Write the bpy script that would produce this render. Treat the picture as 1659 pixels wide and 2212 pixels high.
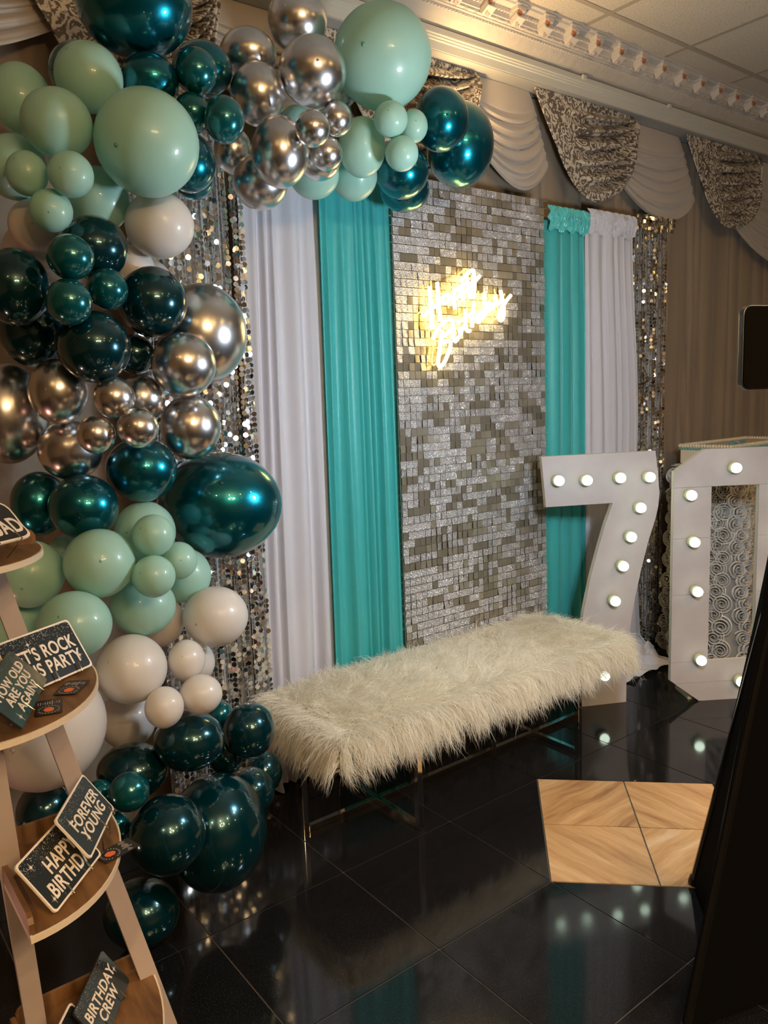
import bpy, bmesh, math, random
import numpy as np
from mathutils import Vector, Matrix
for o in list(bpy.data.objects): bpy.data.objects.remove(o, do_unlink=True)
scene = bpy.context.scene
COL = scene.collection
rnd = random.Random(7)
PI = math.pi

# ------------------------------------------------------------------ camera
IW, IH, FPX = 1659.0, 2212.0, 1685.5
CAMZ = 1.5
YAW, PITCH, ROLL = math.radians(52.684), math.radians(8.305), math.radians(2.138)
_f = np.array([math.cos(YAW)*math.cos(PITCH), math.sin(YAW)*math.cos(PITCH), -math.sin(PITCH)])
_r = np.array([math.sin(YAW), -math.cos(YAW), 0.0]); _d = np.cross(_f, _r)
_c, _s = math.cos(ROLL), math.sin(ROLL)
RIGHT = _c*_r + _s*_d; DOWN = -_s*_r + _c*_d; FWD = _f
CAM = np.array([0, 0, CAMZ])
cam = bpy.data.cameras.new('camera'); camo = bpy.data.objects.new('camera', cam); COL.objects.link(camo)
camo.matrix_world = Matrix(((RIGHT[0], -DOWN[0], -FWD[0], 0), (RIGHT[1], -DOWN[1], -FWD[1], 0),
                            (RIGHT[2], -DOWN[2], -FWD[2], CAMZ), (0, 0, 0, 1)))
cam.sensor_fit = 'VERTICAL'; cam.sensor_height = 36.0; cam.lens = 36.0*FPX/IH
cam.clip_start = 0.02
scene.camera = camo
def ray(x, y): return FWD + RIGHT*((x-IW/2)/FPX) + DOWN*((y-IH/2)/FPX)
def on_z(x, y, z=0.0):
    d = ray(x, y); return CAM + d*((z-CAMZ)/d[2])
def on_y(x, y, Y):
    d = ray(x, y); return CAM + d*(Y/d[1])
def on_plane(x, y, p, n):
    d = ray(x, y); return CAM + d*(np.dot(p-CAM, n)/np.dot(d, n))

# ------------------------------------------------------------------ world, exposure
w = bpy.data.worlds.new('world'); scene.world = w; w.use_nodes = True
w.node_tree.nodes['Background'].inputs[0].default_value = (1.0, 0.86, 0.68, 1)
w.node_tree.nodes['Background'].inputs[1].default_value = 0.03
vs = scene.view_settings
vs.view_transform = 'Standard'; vs.look = 'None'; vs.gamma = 1; vs.use_curve_mapping = False
vs.exposure = 0.86
def arealamp(name, loc, target, size, power, color):
    l = bpy.data.lights.new(name, 'AREA'); l.shape = 'DISK'; l.size = size; l.energy = power; l.color = color
    o = bpy.data.objects.new(name, l); COL.objects.link(o); o.location = loc
    o.rotation_euler = (Vector(target)-Vector(loc)).to_track_quat('-Z', 'Y').to_euler(); return o
# lamp strengths (each lamp's fixture is built further down, where it hangs)
RING_STRENGTH = 400.0
DOWNLIGHT_POWER = 15.0
ADDED_SPOT_POWER = 20.0
CHANDELIER_POWER = 7.0
BULB_STRENGTH = 3.2
NEON_STRENGTH = 7.0
UPLIGHT_POWER = 5.0

# ------------------------------------------------------------------ helpers
def mat(name, col=(.5, .5, .5), rough=.5, metal=0, **k):
    m = bpy.data.materials.new(name); m.use_nodes = True
    b = m.node_tree.nodes['Principled BSDF']
    b.inputs['Base Color'].default_value = (*col, 1); b.inputs['Roughness'].default_value = rough
    b.inputs['Metallic'].default_value = metal
    for a, v in k.items():
        n = {'coat': 'Coat Weight', 'coat_rough': 'Coat Roughness', 'trans': 'Transmission Weight', 'ior': 'IOR',
             'spec': 'Specular IOR Level', 'sheen': 'Sheen Weight', 'emit': 'Emission Strength', 'emit_col': 'Emission Color',
             'sss': 'Subsurface Weight', 'alpha': 'Alpha', 'aniso': 'Anisotropic'}[a]
        b.inputs[n].default_value = (*v, 1) if a == 'emit_col' else v
    return m
def nodes(m): return m.node_tree.nodes, m.node_tree.links, m.node_tree.nodes['Principled BSDF']
def add(m, t, **k):
    n = m.node_tree.nodes.new(t)
    for a, v in k.items():
        if a in n.inputs: n.inputs[a].default_value = v
        else: setattr(n, a, v)
    return n
def ramp(m, src, stops):
    r = m.node_tree.nodes.new('ShaderNodeValToRGB'); m.node_tree.links.new(src, r.inputs[0])
    e = r.color_ramp.elements
    while len(e) < len(stops): e.new(.5)
    for i, (p, c) in enumerate(stops): e[i].position = p; e[i].color = (*c, 1)
    return r.outputs[0]
def coords(m, scale=(1, 1, 1), kind='Object', rot=(0, 0, 0)):
    t = m.node_tree.nodes.new('ShaderNodeTexCoord'); mp = m.node_tree.nodes.new('ShaderNodeMapping')
    mp.inputs['Scale'].default_value = scale; mp.inputs['Rotation'].default_value = rot
    m.node_tree.links.new(t.outputs[kind], mp.inputs[0]); return mp.outputs[0]
def bump(m, src, strength=.3, dist=.01):
    b = m.node_tree.nodes.new('ShaderNodeBump'); b.inputs['Strength'].default_value = strength; b.inputs['Distance'].default_value = dist
    m.node_tree.links.new(src, b.inputs['Height']); m.node_tree.links.new(b.outputs[0], m.node_tree.nodes['Principled BSDF'].inputs['Normal'])
def translucent(m, col, fac):
    n = m.node_tree.nodes; l = m.node_tree.links; out = n['Material Output']; p = n['Principled BSDF']
    t = n.new('ShaderNodeBsdfTranslucent'); t.inputs[0].default_value = (*col, 1)
    mx = n.new('ShaderNodeMixShader'); mx.inputs[0].default_value = fac
    l.new(p.outputs[0], mx.inputs[1]); l.new(t.outputs[0], mx.inputs[2]); l.new(mx.outputs[0], out.inputs[0])

class MB:
    def __init__(s): s.v = []; s.f = []
    def add(s, v, f):
        o = len(s.v); s.v += [tuple(map(float, p)) for p in v]; s.f += [tuple(i+o for i in q) for q in f]; return s
    def box(s, lo, hi):
        x0, y0, z0 = lo; x1, y1, z1 = hi
        return s.add([(x0, y0, z0), (x1, y0, z0), (x1, y1, z0), (x0, y1, z0), (x0, y0, z1), (x1, y0, z1), (x1, y1, z1), (x0, y1, z1)],
                     [(0, 3, 2, 1), (4, 5, 6, 7), (0, 1, 5, 4), (1, 2, 6, 5), (2, 3, 7, 6), (3, 0, 4, 7)])
    def obox(s, c, ax, h):   # oriented box, axes (3 vectors), half sizes
        c = np.array(c); A = [np.array(a, float)/np.linalg.norm(a)*hh for a, hh in zip(ax, h)]
        P = [c+i*A[0]+j*A[1]+k*A[2] for k in (-1, 1) for j in (-1, 1) for i in (-1, 1)]
        return s.add(P, [(0, 2, 3, 1), (4, 5, 7, 6), (0, 1, 5, 4), (1, 3, 7, 5), (3, 2, 6, 7), (2, 0, 4, 6)])
    def bar(s, a, b, w, h=None, up=(0, 0, 1)):
        a = np.array(a, float); b = np.array(b, float); d = b-a; L = np.linalg.norm(d); d /= L
        u = np.array(up, float)
        if abs(np.dot(u, d)) > .95: u = np.array([1., 0, 0])
        x = np.cross(d, u); x /= np.linalg.norm(x); z = np.cross(x, d)
        return s.obox((a+b)/2, (d, x, z), (L/2, w/2, (h or w)/2))
    def tube(s, pts, r, n=8, caps=True, closed=False):
        pts = [np.array(p, float) for p in pts]; N = len(pts); V = []; F = []
        pu = None
        for i, p in enumerate(pts):
            if closed: t = pts[(i+1) % N]-pts[i-1]
            else: t = pts[min(i+1, N-1)]-pts[max(i-1, 0)]
            t = t/(np.linalg.norm(t)+1e-12)
            u = np.cross(t, (0, 0, 1)) if pu is None else pu-t*np.dot(pu, t)
            if np.linalg.norm(u) < 1e-4: u = np.cross(t, (1, 0, 0))
            u /= np.linalg.norm(u); pu = u; w_ = np.cross(t, u)
            rr = r[i] if hasattr(r, '__len__') else r
            for k in range(n):
                a = 2*PI*k/n; V.append(p+rr*(math.cos(a)*u+math.sin(a)*w_))
        M = N if closed else N-1
        for i in range(M):
            for k in range(n):
                F.append((i*n+k, i*n+(k+1) % n, ((i+1) % N)*n+(k+1) % n, ((i+1) % N)*n+k))
        if caps and not closed:
            F.append(tuple(range(n))[::-1]); F.append(tuple((N-1)*n+k for k in range(n)))
        return s.add(V, F)
    def lathe(s, prof, n=24, c=(0, 0, 0)):
        V = []; F = []
        for r, z in prof:
            for k in range(n):
                a = 2*PI*k/n; V.append((c[0]+r*math.cos(a), c[1]+r*math.sin(a), c[2]+z))
        for i in range(len(prof)-1):
            for k in range(n): F.append((i*n+k, i*n+(k+1) % n, (i+1)*n+(k+1) % n, (i+1)*n+k))
        F.append(tuple(range(n))[::-1]); F.append(tuple((len(prof)-1)*n+k for k in range(n)))
        return s.add(V, F)
    def prism(s, poly, depth, frame=None):   # poly in (u,v); extruded along w
        n = len(poly)
        O, U, Vv, Wv = frame if frame else (np.zeros(3), np.array([1., 0, 0]), np.array([0, 1., 0]), np.array([0, 0, 1.]))
        P = [O+U*a+Vv*b for a, b in poly]+[O+U*a+Vv*b+Wv*depth for a, b in poly]
        return s.add(P, [tuple(range(n))[::-1], tuple(range(n, 2*n))]+[(i, (i+1) % n, n+(i+1) % n, n+i) for i in range(n)])
    def grid(s, fn, nu, nv):
        V = [fn(i/nu, j/nv) for j in range(nv+1) for i in range(nu+1)]
        F = [(j*(nu+1)+i, j*(nu+1)+i+1, (j+1)*(nu+1)+i+1, (j+1)*(nu+1)+i) for j in range(nv) for i in range(nu)]
        return s.add(V, F)
    def mesh(s, name, m, smooth=False):
        me = bpy.data.meshes.new(name); me.from_pydata(s.v, [], s.f); me.update()
        for mm in (m if isinstance(m, (list, tuple)) else [m]): me.materials.append(mm)
        if smooth: me.polygons.foreach_set('use_smooth', [True]*len(me.polygons))
        return me
    def build(s, name, m, parent=None, smooth=False, bevel=0, **tags):
        return link(name, s.mesh(name, m, smooth), parent, bevel=bevel, **tags)
def link(name, me, parent=None, loc=None, rot=None, scale=None, bevel=0, **tags):
    o = bpy.data.objects.new(name, me); COL.objects.link(o)
    if parent: o.parent = parent
    if loc is not None: o.location = loc
    if rot is not None: o.rotation_euler = rot
    if scale is not None: o.scale = scale
    if bevel:
        b = o.modifiers.new('bevel', 'BEVEL'); b.width = bevel; b.segments = 2; b.limit_method = 'ANGLE'
    tag(o, **tags); return o
def tag(o, label=None, cat=None, group=None, kind=None):
    if label: o['label'] = label
    if cat: o['category'] = cat
    if group: o['group'] = group
    if kind: o['kind'] = kind
    return o
def empty(name, loc=(0, 0, 0), **tags):
    o = bpy.data.objects.new(name, None); COL.objects.link(o); o.location = loc; o.empty_display_size = .05
    return tag(o, **tags)
def smoothstep(a, b, x):
    t = min(1, max(0, (x-a)/(b-a))); return t*t*(3-2*t)

# ------------------------------------------------------------------ materials
def granite():
    m = mat('black_granite', (.006, .006, .007), .07, 0, spec=.5)
    N, L, b = nodes(m); c = coords(m, (1, 1, 1))
    n = add(m, 'ShaderNodeTexNoise', Scale=420.0, Detail=2.0); L.new(c, n.inputs['Vector'])
    n2 = add(m, 'ShaderNodeTexVoronoi', Scale=190.0); L.new(c, n2.inputs['Vector'])
    col = ramp(m, n.outputs['Fac'], [(0, (.004, .004, .005)), (.55, (.007, .007, .008)), (.72, (.03, .03, .032)), (1, (.08, .08, .08))])
    fl = ramp(m, n2.outputs['Distance'], [(0, (.35, .34, .32)), (.07, (.1, .1, .1)), (.11, (0, 0, 0))])
    mx = add(m, 'ShaderNodeMixRGB', blend_type='ADD'); mx.inputs[0].default_value = .35
    L.new(col, mx.inputs[1]); L.new(fl, mx.inputs[2]); L.new(mx.outputs[0], b.inputs['Base Color'])
    n3 = add(m, 'ShaderNodeTexNoise', Scale=3.0, Detail=4.0); L.new(c, n3.inputs['Vector'])
    L.new(ramp(m, n3.outputs['Fac'], [(.3, (.05,)*3), (.75, (.13,)*3)]), b.inputs['Roughness'])
    return m
M_GRANITE = granite()
M_GROUT = mat('grout', (.11, .10, .09), .7)
def onyx(rot, seed, dark):
    m = mat('honey_onyx', (.7, .42, .2), .3, 0, spec=.3)
    N, L, b = nodes(m); c = coords(m, (1, 1, 1), rot=(0, 0, rot))
    n = add(m, 'ShaderNodeTexNoise', Scale=5.0, Detail=5.0); L.new(c, n.inputs['Vector'])
    mx = add(m, 'ShaderNodeMixRGB'); mx.inputs[0].default_value = .05; L.new(c, mx.inputs[1]); L.new(n.outputs['Color'], mx.inputs[2])
    st = add(m, 'ShaderNodeMapping'); st.inputs['Scale'].default_value = (17, 1.6, 1); st.inputs['Location'].default_value = (seed, seed*.7, 0)
    L.new(mx.outputs[0], st.inputs[0])
    n2 = add(m, 'ShaderNodeTexNoise', Scale=1.0, Detail=9.0, Roughness=.68); L.new(st.outputs[0], n2.inputs['Vector'])
    L.new(ramp(m, n2.outputs['Fac'], [(.28, (.30*dark, .13*dark, .05)), (.44, (.50, .28, .12)), (.57, (.62, .38, .18)), (.74, (.76, .57, .37))]), b.inputs['Base Color'])
    return m
M_ONYX = [onyx(r, s, d) for r, s, d in ((.78, 1., 1.), (-.78, 5., .8), (-.78, 9., .9), (.78, 14., 1.))]
M_WALL = mat('tan_plaster', (.34, .25, .16), .8)
M_ROOM = mat('dim_room_plaster', (.22, .17, .12), .8)
def plaster(name, col, sc=30, st=.3):
    m = mat(name, col, .6); N, L, b = nodes(m)
    n = add(m, 'ShaderNodeTexNoise', Scale=float(sc), Detail=6.0); L.new(coords(m), n.inputs['Vector']); bump(m, n.outputs['Fac'], st, .006)
    n2 = add(m, 'ShaderNodeTexNoise', Scale=2.5, Detail=5.0); L.new(coords(m), n2.inputs['Vector'])
    L.new(ramp(m, n2.outputs['Fac'], [(.3, tuple(.82*x for x in col)), (.7, col)]), b.inputs['Base Color'])
    return m
M_CORN = plaster('cornice_plaster', (.58, .53, .48), 60, .5)
M_FRIEZE = plaster('frieze_relief', (.56, .5, .43), 22, 1.0)
M_SOFFIT = plaster('soffit_paint', (.42, .41, .38), 12, .1)
M_FASCIA = mat('fascia_gloss', (.55, .54, .48), .35)
M_GILD = mat('red_gilt', (.42, .16, .07), .5, .2)
N, L, b = nodes(M_GILD); _n = add(M_GILD, 'ShaderNodeTexNoise', Scale=45.0, Detail=4.0); L.new(coords(M_GILD), _n.inputs['Vector'])
L.new(ramp(M_GILD, _n.outputs['Fac'], [(.42, (.36, .13, .05)), (.52, (.6, .5, .44)), (.7, (.66, .6, .55))]), b.inputs['Base Color'])
M_TBAR = mat('ceiling_tbar', (.36, .31, .25), .5)
def ceil_tile():
    m = mat('ceiling_tile', (.5, .45, .37), .9); N, L, b = nodes(m)
    n = add(m, 'ShaderNodeTexNoise', Scale=150.0, Detail=3.0); L.new(coords(m), n.inputs['Vector'])
    L.new(ramp(m, n.outputs['Fac'], [(.33, (.3, .25, .19)), (.42, (.55, .49, .41)), (1, (.58, .53, .45))]), b.inputs['Base Color'])
    bump(m, n.outputs['Fac'], .4, .003); return m
M_CTILE = ceil_tile()
def fabric(name, col, rough=.75, sheen=.3, wv=900., tr=0.0, trc=None):
    m = mat(name, col, rough, 0, sheen=sheen); N, L, b = nodes(m)
    n = add(m, 'ShaderNodeTexNoise', Scale=wv, Detail=2.0); L.new(coords(m), n.inputs['Vector']); bump(m, n.outputs['Fac'], .12, .001)
    if tr: translucent(m, trc or col, tr)
    return m
M_WHITE = fabric('white_knit', (.60, .60, .67), .75, .3)
M_TEAL = fabric('aqua_satin', (.055, .48, .49), .42, .2, tr=.12, trc=(.05, .5, .45))
M_TEALHD = mat('aqua_satin_heading', (.09, .53, .53), .2, 0, sheen=.2)
M_SHEER = fabric('beige_sheer', (.30, .225, .155), .8, .2)
M_CREAM = fabric('cream_crepe', (.47, .40, .33), .6, .4)
M_SEQBACK = fabric('white_mesh_backing', (.45, .45, .45), .6, .1)
def damask():
    m = mat('silver_damask', (.3, .25, .2), .45); N, L, b = nodes(m)
    c = coords(m, (1, .3, 1))
    n = add(m, 'ShaderNodeTexNoise', Scale=7.0, Detail=1.0); L.new(c, n.inputs['Vector'])
    mx = add(m, 'ShaderNodeMixRGB'); mx.inputs[0].default_value = .10; L.new(c, mx.inputs[1]); L.new(n.outputs['Color'], mx.inputs[2])
    v = add(m, 'ShaderNodeTexVoronoi', Scale=26.0, feature='SMOOTH_F1'); L.new(mx.outputs[0], v.inputs['Vector'])
    ms = add(m, 'ShaderNodeMath', operation='MULTIPLY'); ms.inputs[1].default_value = 26.0; L.new(v.outputs['Distance'], ms.inputs[0])
    sn = add(m, 'ShaderNodeMath', operation='SINE'); L.new(ms.outputs[0], sn.inputs[0])
    n2 = add(m, 'ShaderNodeTexNoise', Scale=60.0, Detail=2.0, Distortion=1.5); L.new(c, n2.inputs['Vector'])
    ad = add(m, 'ShaderNodeMath', operation='MULTIPLY_ADD'); ad.inputs[1].default_value = 8.0; ad.inputs[2].default_value = -3.8
    L.new(n2.outputs['Fac'], ad.inputs[0])
    a2 = add(m, 'ShaderNodeMath', operation='ADD'); L.new(sn.outputs[0], a2.inputs[0]); L.new(ad.outputs[0], a2.inputs[1])
    col = ramp(m, a2.outputs[0], [(.0, (.15, .12, .10)), (.12, (.16, .13, .11)), (.3, (.58, .52, .43)), (1, (.68, .61, .51))])
    L.new(col, b.inputs['Base Color'])
    L.new(ramp(m, a2.outputs[0], [(.1, (.35,)*3), (.3, (.55,)*3)]), b.inputs['Roughness'])
    b.inputs['Metallic'].default_value = .25
    return m
M_DAMASK = damask()
M_CHROME = mat('chrome', (.75, .75, .76), .06, 1)
M_STEEL = mat('steel_wire', (.6, .56, .48), .22, 1)
M_SEQ = mat('mirror_sequin', (.92, .91, .9), .16, 1)
M_MIRROR = mat('mirror_paillette', (.30, .27, .215), .3, .5)
M_CLEARP = mat('taupe_paillette', (.38, .345, .28), .34, .45)
def glitter():
    m = mat('silver_glitter', (.75, .74, .77), .4, .6); N, L, b = nodes(m)
    c = coords(m); v = add(m, 'ShaderNodeTexVoronoi', Scale=560.0); L.new(c, v.inputs['Vector'])
    L.new(ramp(m, v.outputs['Color'], [(.12, (.26, .26, .27)), (.5, (.66, .65, .69)), (.85, (.95, .95, .98))]), b.inputs['Base Color'])
    ge = add(m, 'ShaderNodeNewGeometry'); s = add(m, 'ShaderNodeVectorMath', operation='SUBTRACT'); s.inputs[1].default_value = (.5, .5, .5)
    L.new(v.outputs['Color'], s.inputs[0])
    sc = add(m, 'ShaderNodeVectorMath', operation='SCALE'); sc.inputs['Scale'].default_value = 1.1; L.new(s.outputs[0], sc.inputs[0])
    a = add(m, 'ShaderNodeVectorMath', operation='ADD'); L.new(ge.outputs['Normal'], a.inputs[0]); L.new(sc.outputs[0], a.inputs[1])
    nn = add(m, 'ShaderNodeVectorMath', operation='NORMALIZE'); L.new(a.outputs[0], nn.inputs[0]); L.new(nn.outputs[0], b.inputs['Normal'])
    return m
M_GLITTER = glitter()
M_GRID = mat('clear_grid', (.42, .39, .32), .3, .3)
def emis(name, col, s):
    m = mat(name, col, .5); b = m.node_tree.nodes['Principled BSDF']
    b.inputs['Emission Color'].default_value = (*col, 1); b.inputs['Emission Strength'].default_value = s; return m
M_NEON = emis('neon_tube_glow', (1.0, .74, .28), NEON_STRENGTH)
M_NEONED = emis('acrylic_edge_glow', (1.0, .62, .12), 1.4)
M_RING = emis('ring_led', (.78, .90, 1.0), RING_STRENGTH)
M_BULB = emis('frosted_bulb_glow', (.80, 1.0, .80), BULB_STRENGTH)
M_BULBB = mat('bulb_collar', (.62, .68, .42), .4)
M_DOWN = emis('warm_lamp_glow', (1.0, .62, .22), 120.0)
def bal(name, col, rough, metal, coat, cr=.03, tr=0, trc=None, **k):
    m = mat(name, col, rough, metal, coat=coat, coat_rough=cr, **k)
    if tr: translucent(m, trc or col, tr)
    return m
M_B = {'M': bal('mint_latex', (.43, .72, .62), .38, 0, .35, .1, .22, (.5, .82, .7)),
       'W': bal('white_latex', (.82, .78, .75), .38, 0, .4, .1, .22, (.85, .78, .7)),
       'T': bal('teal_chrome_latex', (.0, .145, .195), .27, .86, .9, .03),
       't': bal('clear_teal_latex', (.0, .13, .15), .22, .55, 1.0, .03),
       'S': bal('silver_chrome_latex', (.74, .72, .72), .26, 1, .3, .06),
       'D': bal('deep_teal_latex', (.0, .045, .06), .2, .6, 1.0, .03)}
def paint(name, col, sc):
    m = mat(name, col, .5); N, L, b = nodes(m)
    n = add(m, 'ShaderNodeTexNoise', Scale=1.0, Detail=5.0, Roughness=.6); L.new(coords(m, (4, 4, sc)), n.inputs['Vector'])
    L.new(ramp(m, n.outputs['Fac'], [(.3, tuple(.86*x for x in col)), (.65, col)]), b.inputs['Base Color']); bump(m, n.outputs['Fac'], .25, .004)
    return m
M_MARQ = paint('white_painted_wood', (.53, .49, .51), 55)
M_MARQS = mat('raw_wood_edge', (.72, .66, .52), .6)
M_LEGP = paint('cream_painted_wood', (.50, .41, .37), 9)
M_EDGE = mat('cream_shelf_edge', (.78, .66, .52), .45)
def wood():
    m = mat('oak_veneer', (.3, .16, .06), .4); N, L, b = nodes(m)
    n = add(m, 'ShaderNodeTexNoise', Scale=1.0, Detail=6.0, Roughness=.55); L.new(coords(m, (46, 7, 7), rot=(0, 0, .5)), n.inputs['Vector'])
    L.new(ramp(m, n.outputs['Fac'], [(.3, (.09, .04, .015)), (.52, (.19, .092, .034)), (.75, (.27, .14, .055))]), b.inputs['Base Color']); return m
M_WOOD = wood()
M_BLACKCLOTH = fabric('black_spandex', (.002, .002, .002), .9, .0); M_BLACKCLOTH.node_tree.nodes['Principled BSDF'].inputs['Specular IOR Level'].default_value = .08
M_BLACK = mat('black_plastic', (.005, .005, .005), .25)
M_BEZEL = mat('bezel_metal', (.16, .16, .16), .3, 1)
M_PRINTW = mat('white_print', (.86, .76, .66), .5)
M_CARD = mat('card_black', (.022, .018, .018), .35)
M_ORANGE = mat('orange_print', (.8, .17, .05), .5)
M_CARDTXT = mat('grey_print', (.42, .38, .36), .5)
def signface():
    m = mat('dark_slate_print', (.02, .026, .028), .22, 0, coat=.4, coat_rough=.1); N, L, b = nodes(m)
    c = coords(m); v = add(m, 'ShaderNodeTexVoronoi', Scale=330.0); L.new(c, v.inputs['Vector'])
    v2 = add(m, 'ShaderNodeTexNoise', Scale=70.0, Detail=2.0); L.new(c, v2.inputs['Vector'])
    sp = add(m, 'ShaderNodeSeparateXYZ'); L.new(c, sp.inputs[0])
    thr = add(m, 'ShaderNodeMapRange'); thr.inputs['From Min'].default_value = .035; thr.inputs['From Max'].default_value = .105
    thr.inputs['To Min'].default_value = 0.0; thr.inputs['To Max'].default_value = .62; L.new(sp.outputs['Y'], thr.inputs['Value'])
    mu = add(m, 'ShaderNodeMath', operation='MULTIPLY'); L.new(thr.outputs[0], mu.inputs[0]); L.new(v2.outputs['Fac'], mu.inputs[1])
    lt = add(m, 'ShaderNodeMath', operation='LESS_THAN'); L.new(v.outputs['Distance'], lt.inputs[0]); L.new(mu.outputs[0], lt.inputs[1])
    mx = add(m, 'ShaderNodeMixRGB'); L.new(lt.outputs[0], mx.inputs[0]); mx.inputs[1].default_value = (.02, .026, .028, 1); mx.inputs[2].default_value = (.5, .48, .46, 1)
    L.new(mx.outputs[0], b.inputs['Base Color']); return m
M_SIGN = signface()
M_ROSE = mat('ivory_satin_ribbon', (.66, .62, .57), .25, 0, sheen=.2, spec=.7)
M_ROSEB = fabric('ivory_satin_cloth', (.40, .36, .31), .45, .2)
M_ICING = mat('ivory_icing', (.75, .66, .5), .6)
M_ICETEAL = mat('teal_icing', (.12, .35, .36), .6)
M_ICEBLUE = mat('blue_icing', (.08, .25, .4), .6)
M_ICEYEL = mat('yellow_icing', (.7, .45, .15), .6)
def furmat():
    m = mat('ivory_fur', (.97, .93, .83), .5, 0, spec=.3); translucent(m, (.98, .95, .86), .42); return m
M_FUR = furmat()
M_SEAT = fabric('ivory_fur_backing', (.62, .55, .42), .9, 0)

# ------------------------------------------------------------------ room shell
YW = 2.72          # back wall
ZC = 3.12          # ceiling
XA, XB, YA = -3.2, 8.0, -5.0
MB().box((XA, YA, -.06), (XB, YW+.1, -.003)).build('floor', M_GROUT, kind='structure')
FLOOR = bpy.data.objects['floor']
MB().box((XA, YW, 0), (XB, YW+.1, ZC)).build('wall_back', M_WALL, kind='structure')
MB().box((XA-.1, YA, 0), (XA, YW+.1, ZC)).build('wall_left', M_ROOM, kind='structure')
MB().box((XB, YA, 0), (XB+.1, YW+.1, ZC)).build('wall_right', M_ROOM, kind='structure')
MB().box((XA-.1, YA-.1, 0), (XB+.1, YA, ZC)).build('wall_rear', M_ROOM, kind='structure')
CEIL = MB().box((XA-.1, YA-.1, ZC+.015), (XB+.1, YW+.1, ZC+.1)).build('ceiling', M_CTILE, kind='structure')
# floor tiles
T = .4625; GX, GY = 1.726, 1.944; g = .0022
tile_me = MB().box((g, g, -.0035), (T-g, T-g, 0)).mesh('granite_tile', M_GRANITE)
cx, cy = GX+T, GY-T        # centre of the onyx diamond (grid node)
for i in range(-10, 14):
    for j in range(-14, 2):
        x0, y0 = GX+i*T, GY+j*T
        if x0 < XA or y0 < YA or x0+T > XB: continue
        h = min(T, YW-y0)
        inset = (i in (0, 1)) and (j in (-2, -1))
        if inset:
            # corner triangle left outside the diamond
            px, py = (x0 if i == 0 else x0+T), (y0 if j == -2 else y0+T)
            sx, sy = (1 if i == 0 else -1), (1 if j == -2 else -1)
            a = [(px+sx*g, py+sy*g), (px+sx*(T-3*g), py+sy*g), (px+sx*g, py+sy*(T-3*g))]
            if sx*sy < 0: a = a[::-1]
            MB().prism(a, .0035, (np.array([0, 0, -.0035]), np.array([1., 0, 0]), np.array([0, 1., 0]), np.array([0, 0, 1.]))).build('granite_tile', M_GRANITE, FLOOR)
        elif h < T-.001:
            if h > .03: MB().box((x0+g, y0+g, -.0035), (x0+T-g, y0+h-g, 0)).build('granite_tile', M_GRANITE, FLOOR)
        else:
            o = link('granite_tile', tile_me, FLOOR, (x0, y0, 0))
s2 = T/math.sqrt(2)-.0035
for k, (a, b) in enumerate(((-.5, .5), (.5, .5), (-.5, -.5), (.5, -.5))):
    # diamond halves: rotated 45 degrees
    mb = MB().box((-s2/2, -s2/2, -.0035), (s2/2, s2/2, .0012))
    dx, dy = a*(s2+.0045), b*(s2+.0045); ca = math.sqrt(.5)
    o = mb.build('onyx_tile', M_ONYX[[0, 1, 2, 3][k]], FLOOR, bevel=.001)
    o.location = (cx+ca*(dx-dy)*1.0, cy+ca*(dx+dy), 0); o.rotation_euler = (0, 0, PI/4)
    o['label'] = 'honey onyx inlay tile'
# ceiling tiles: lay-in panels between T bars
CX0, CY0, CT = 3.06, 2.263, .61
mt = MB().box((.014, .014, -.006), (CT-.014, CT-.014, .012)).mesh('ceiling_panel', M_CTILE)
for i in range(-4, 8):
    for j in range(-5, 1):
        x0, y0 = CX0+i*CT, CY0+j*CT
        if j == 0: MB().box((x0+.014, y0+.014, ZC-.006), (x0+CT-.014, 2.45, ZC+.012)).build('ceiling_panel', M_CTILE, CEIL)
        else: link('ceiling_panel', mt, CEIL, (x0, y0, ZC))
for i in range(-4, 9): MB().box((CX0+i*CT-.012, CY0-5*CT, ZC-.008), (CX0+i*CT+.012, 2.45, ZC+.013)).build('ceiling_tbar', M_TBAR, CEIL)
for j in range(-5, 1): MB().box((CX0-4*CT, CY0+j*CT-.012, ZC-.0085), (CX0+8*CT, CY0+j*CT+.012, ZC+.0125)).build('ceiling_tbar', M_TBAR, CEIL)
# soffit, fascia and cornice running along the back wall
ZS, YF, ZL = 2.895, 2.554, 2.977
SOF = MB().box((XA, YF, ZS), (XB, YW, ZC)).build('trim_1', M_SOFFIT, kind='structure')
fas = [(YF, ZS+.004), (YF-.004, ZS+.004), (YF-.004, 2.931), (YF-.010, 2.934), (YF-.010, 2.940), (YF-.016, 2.943), (YF-.016, 2.949), (YF-.022, 2.952), (YF-.022, 2.958), (YF-.020, ZL), (YF, ZL)]
def extrude_x(poly, x0, x1, name, m, parent, **k):
    mb = MB(); n = len(poly)
    mb.add([(x0, y, z) for y, z in poly]+[(x1, y, z) for y, z in poly], [tuple(range(n)), tuple(range(2*n-1, n-1, -1))]+[(i, n+i, n+(i+1) % n, (i+1) % n) for i in range(n)])
    return mb.build(name, m, parent, **k)
extrude_x(fas, XA, XB, 'fascia_moulding', M_FASCIA, SOF)
extrude_x([(YF, ZL+.001), (YF-.001, ZL+.010), (YF-.03, 2.994), (YF-.052, 3.008), (YF-.068, 3.022), (YF, 3.022)], XA, XB, 'cornice_frieze', M_FRIEZE, SOF)
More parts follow.
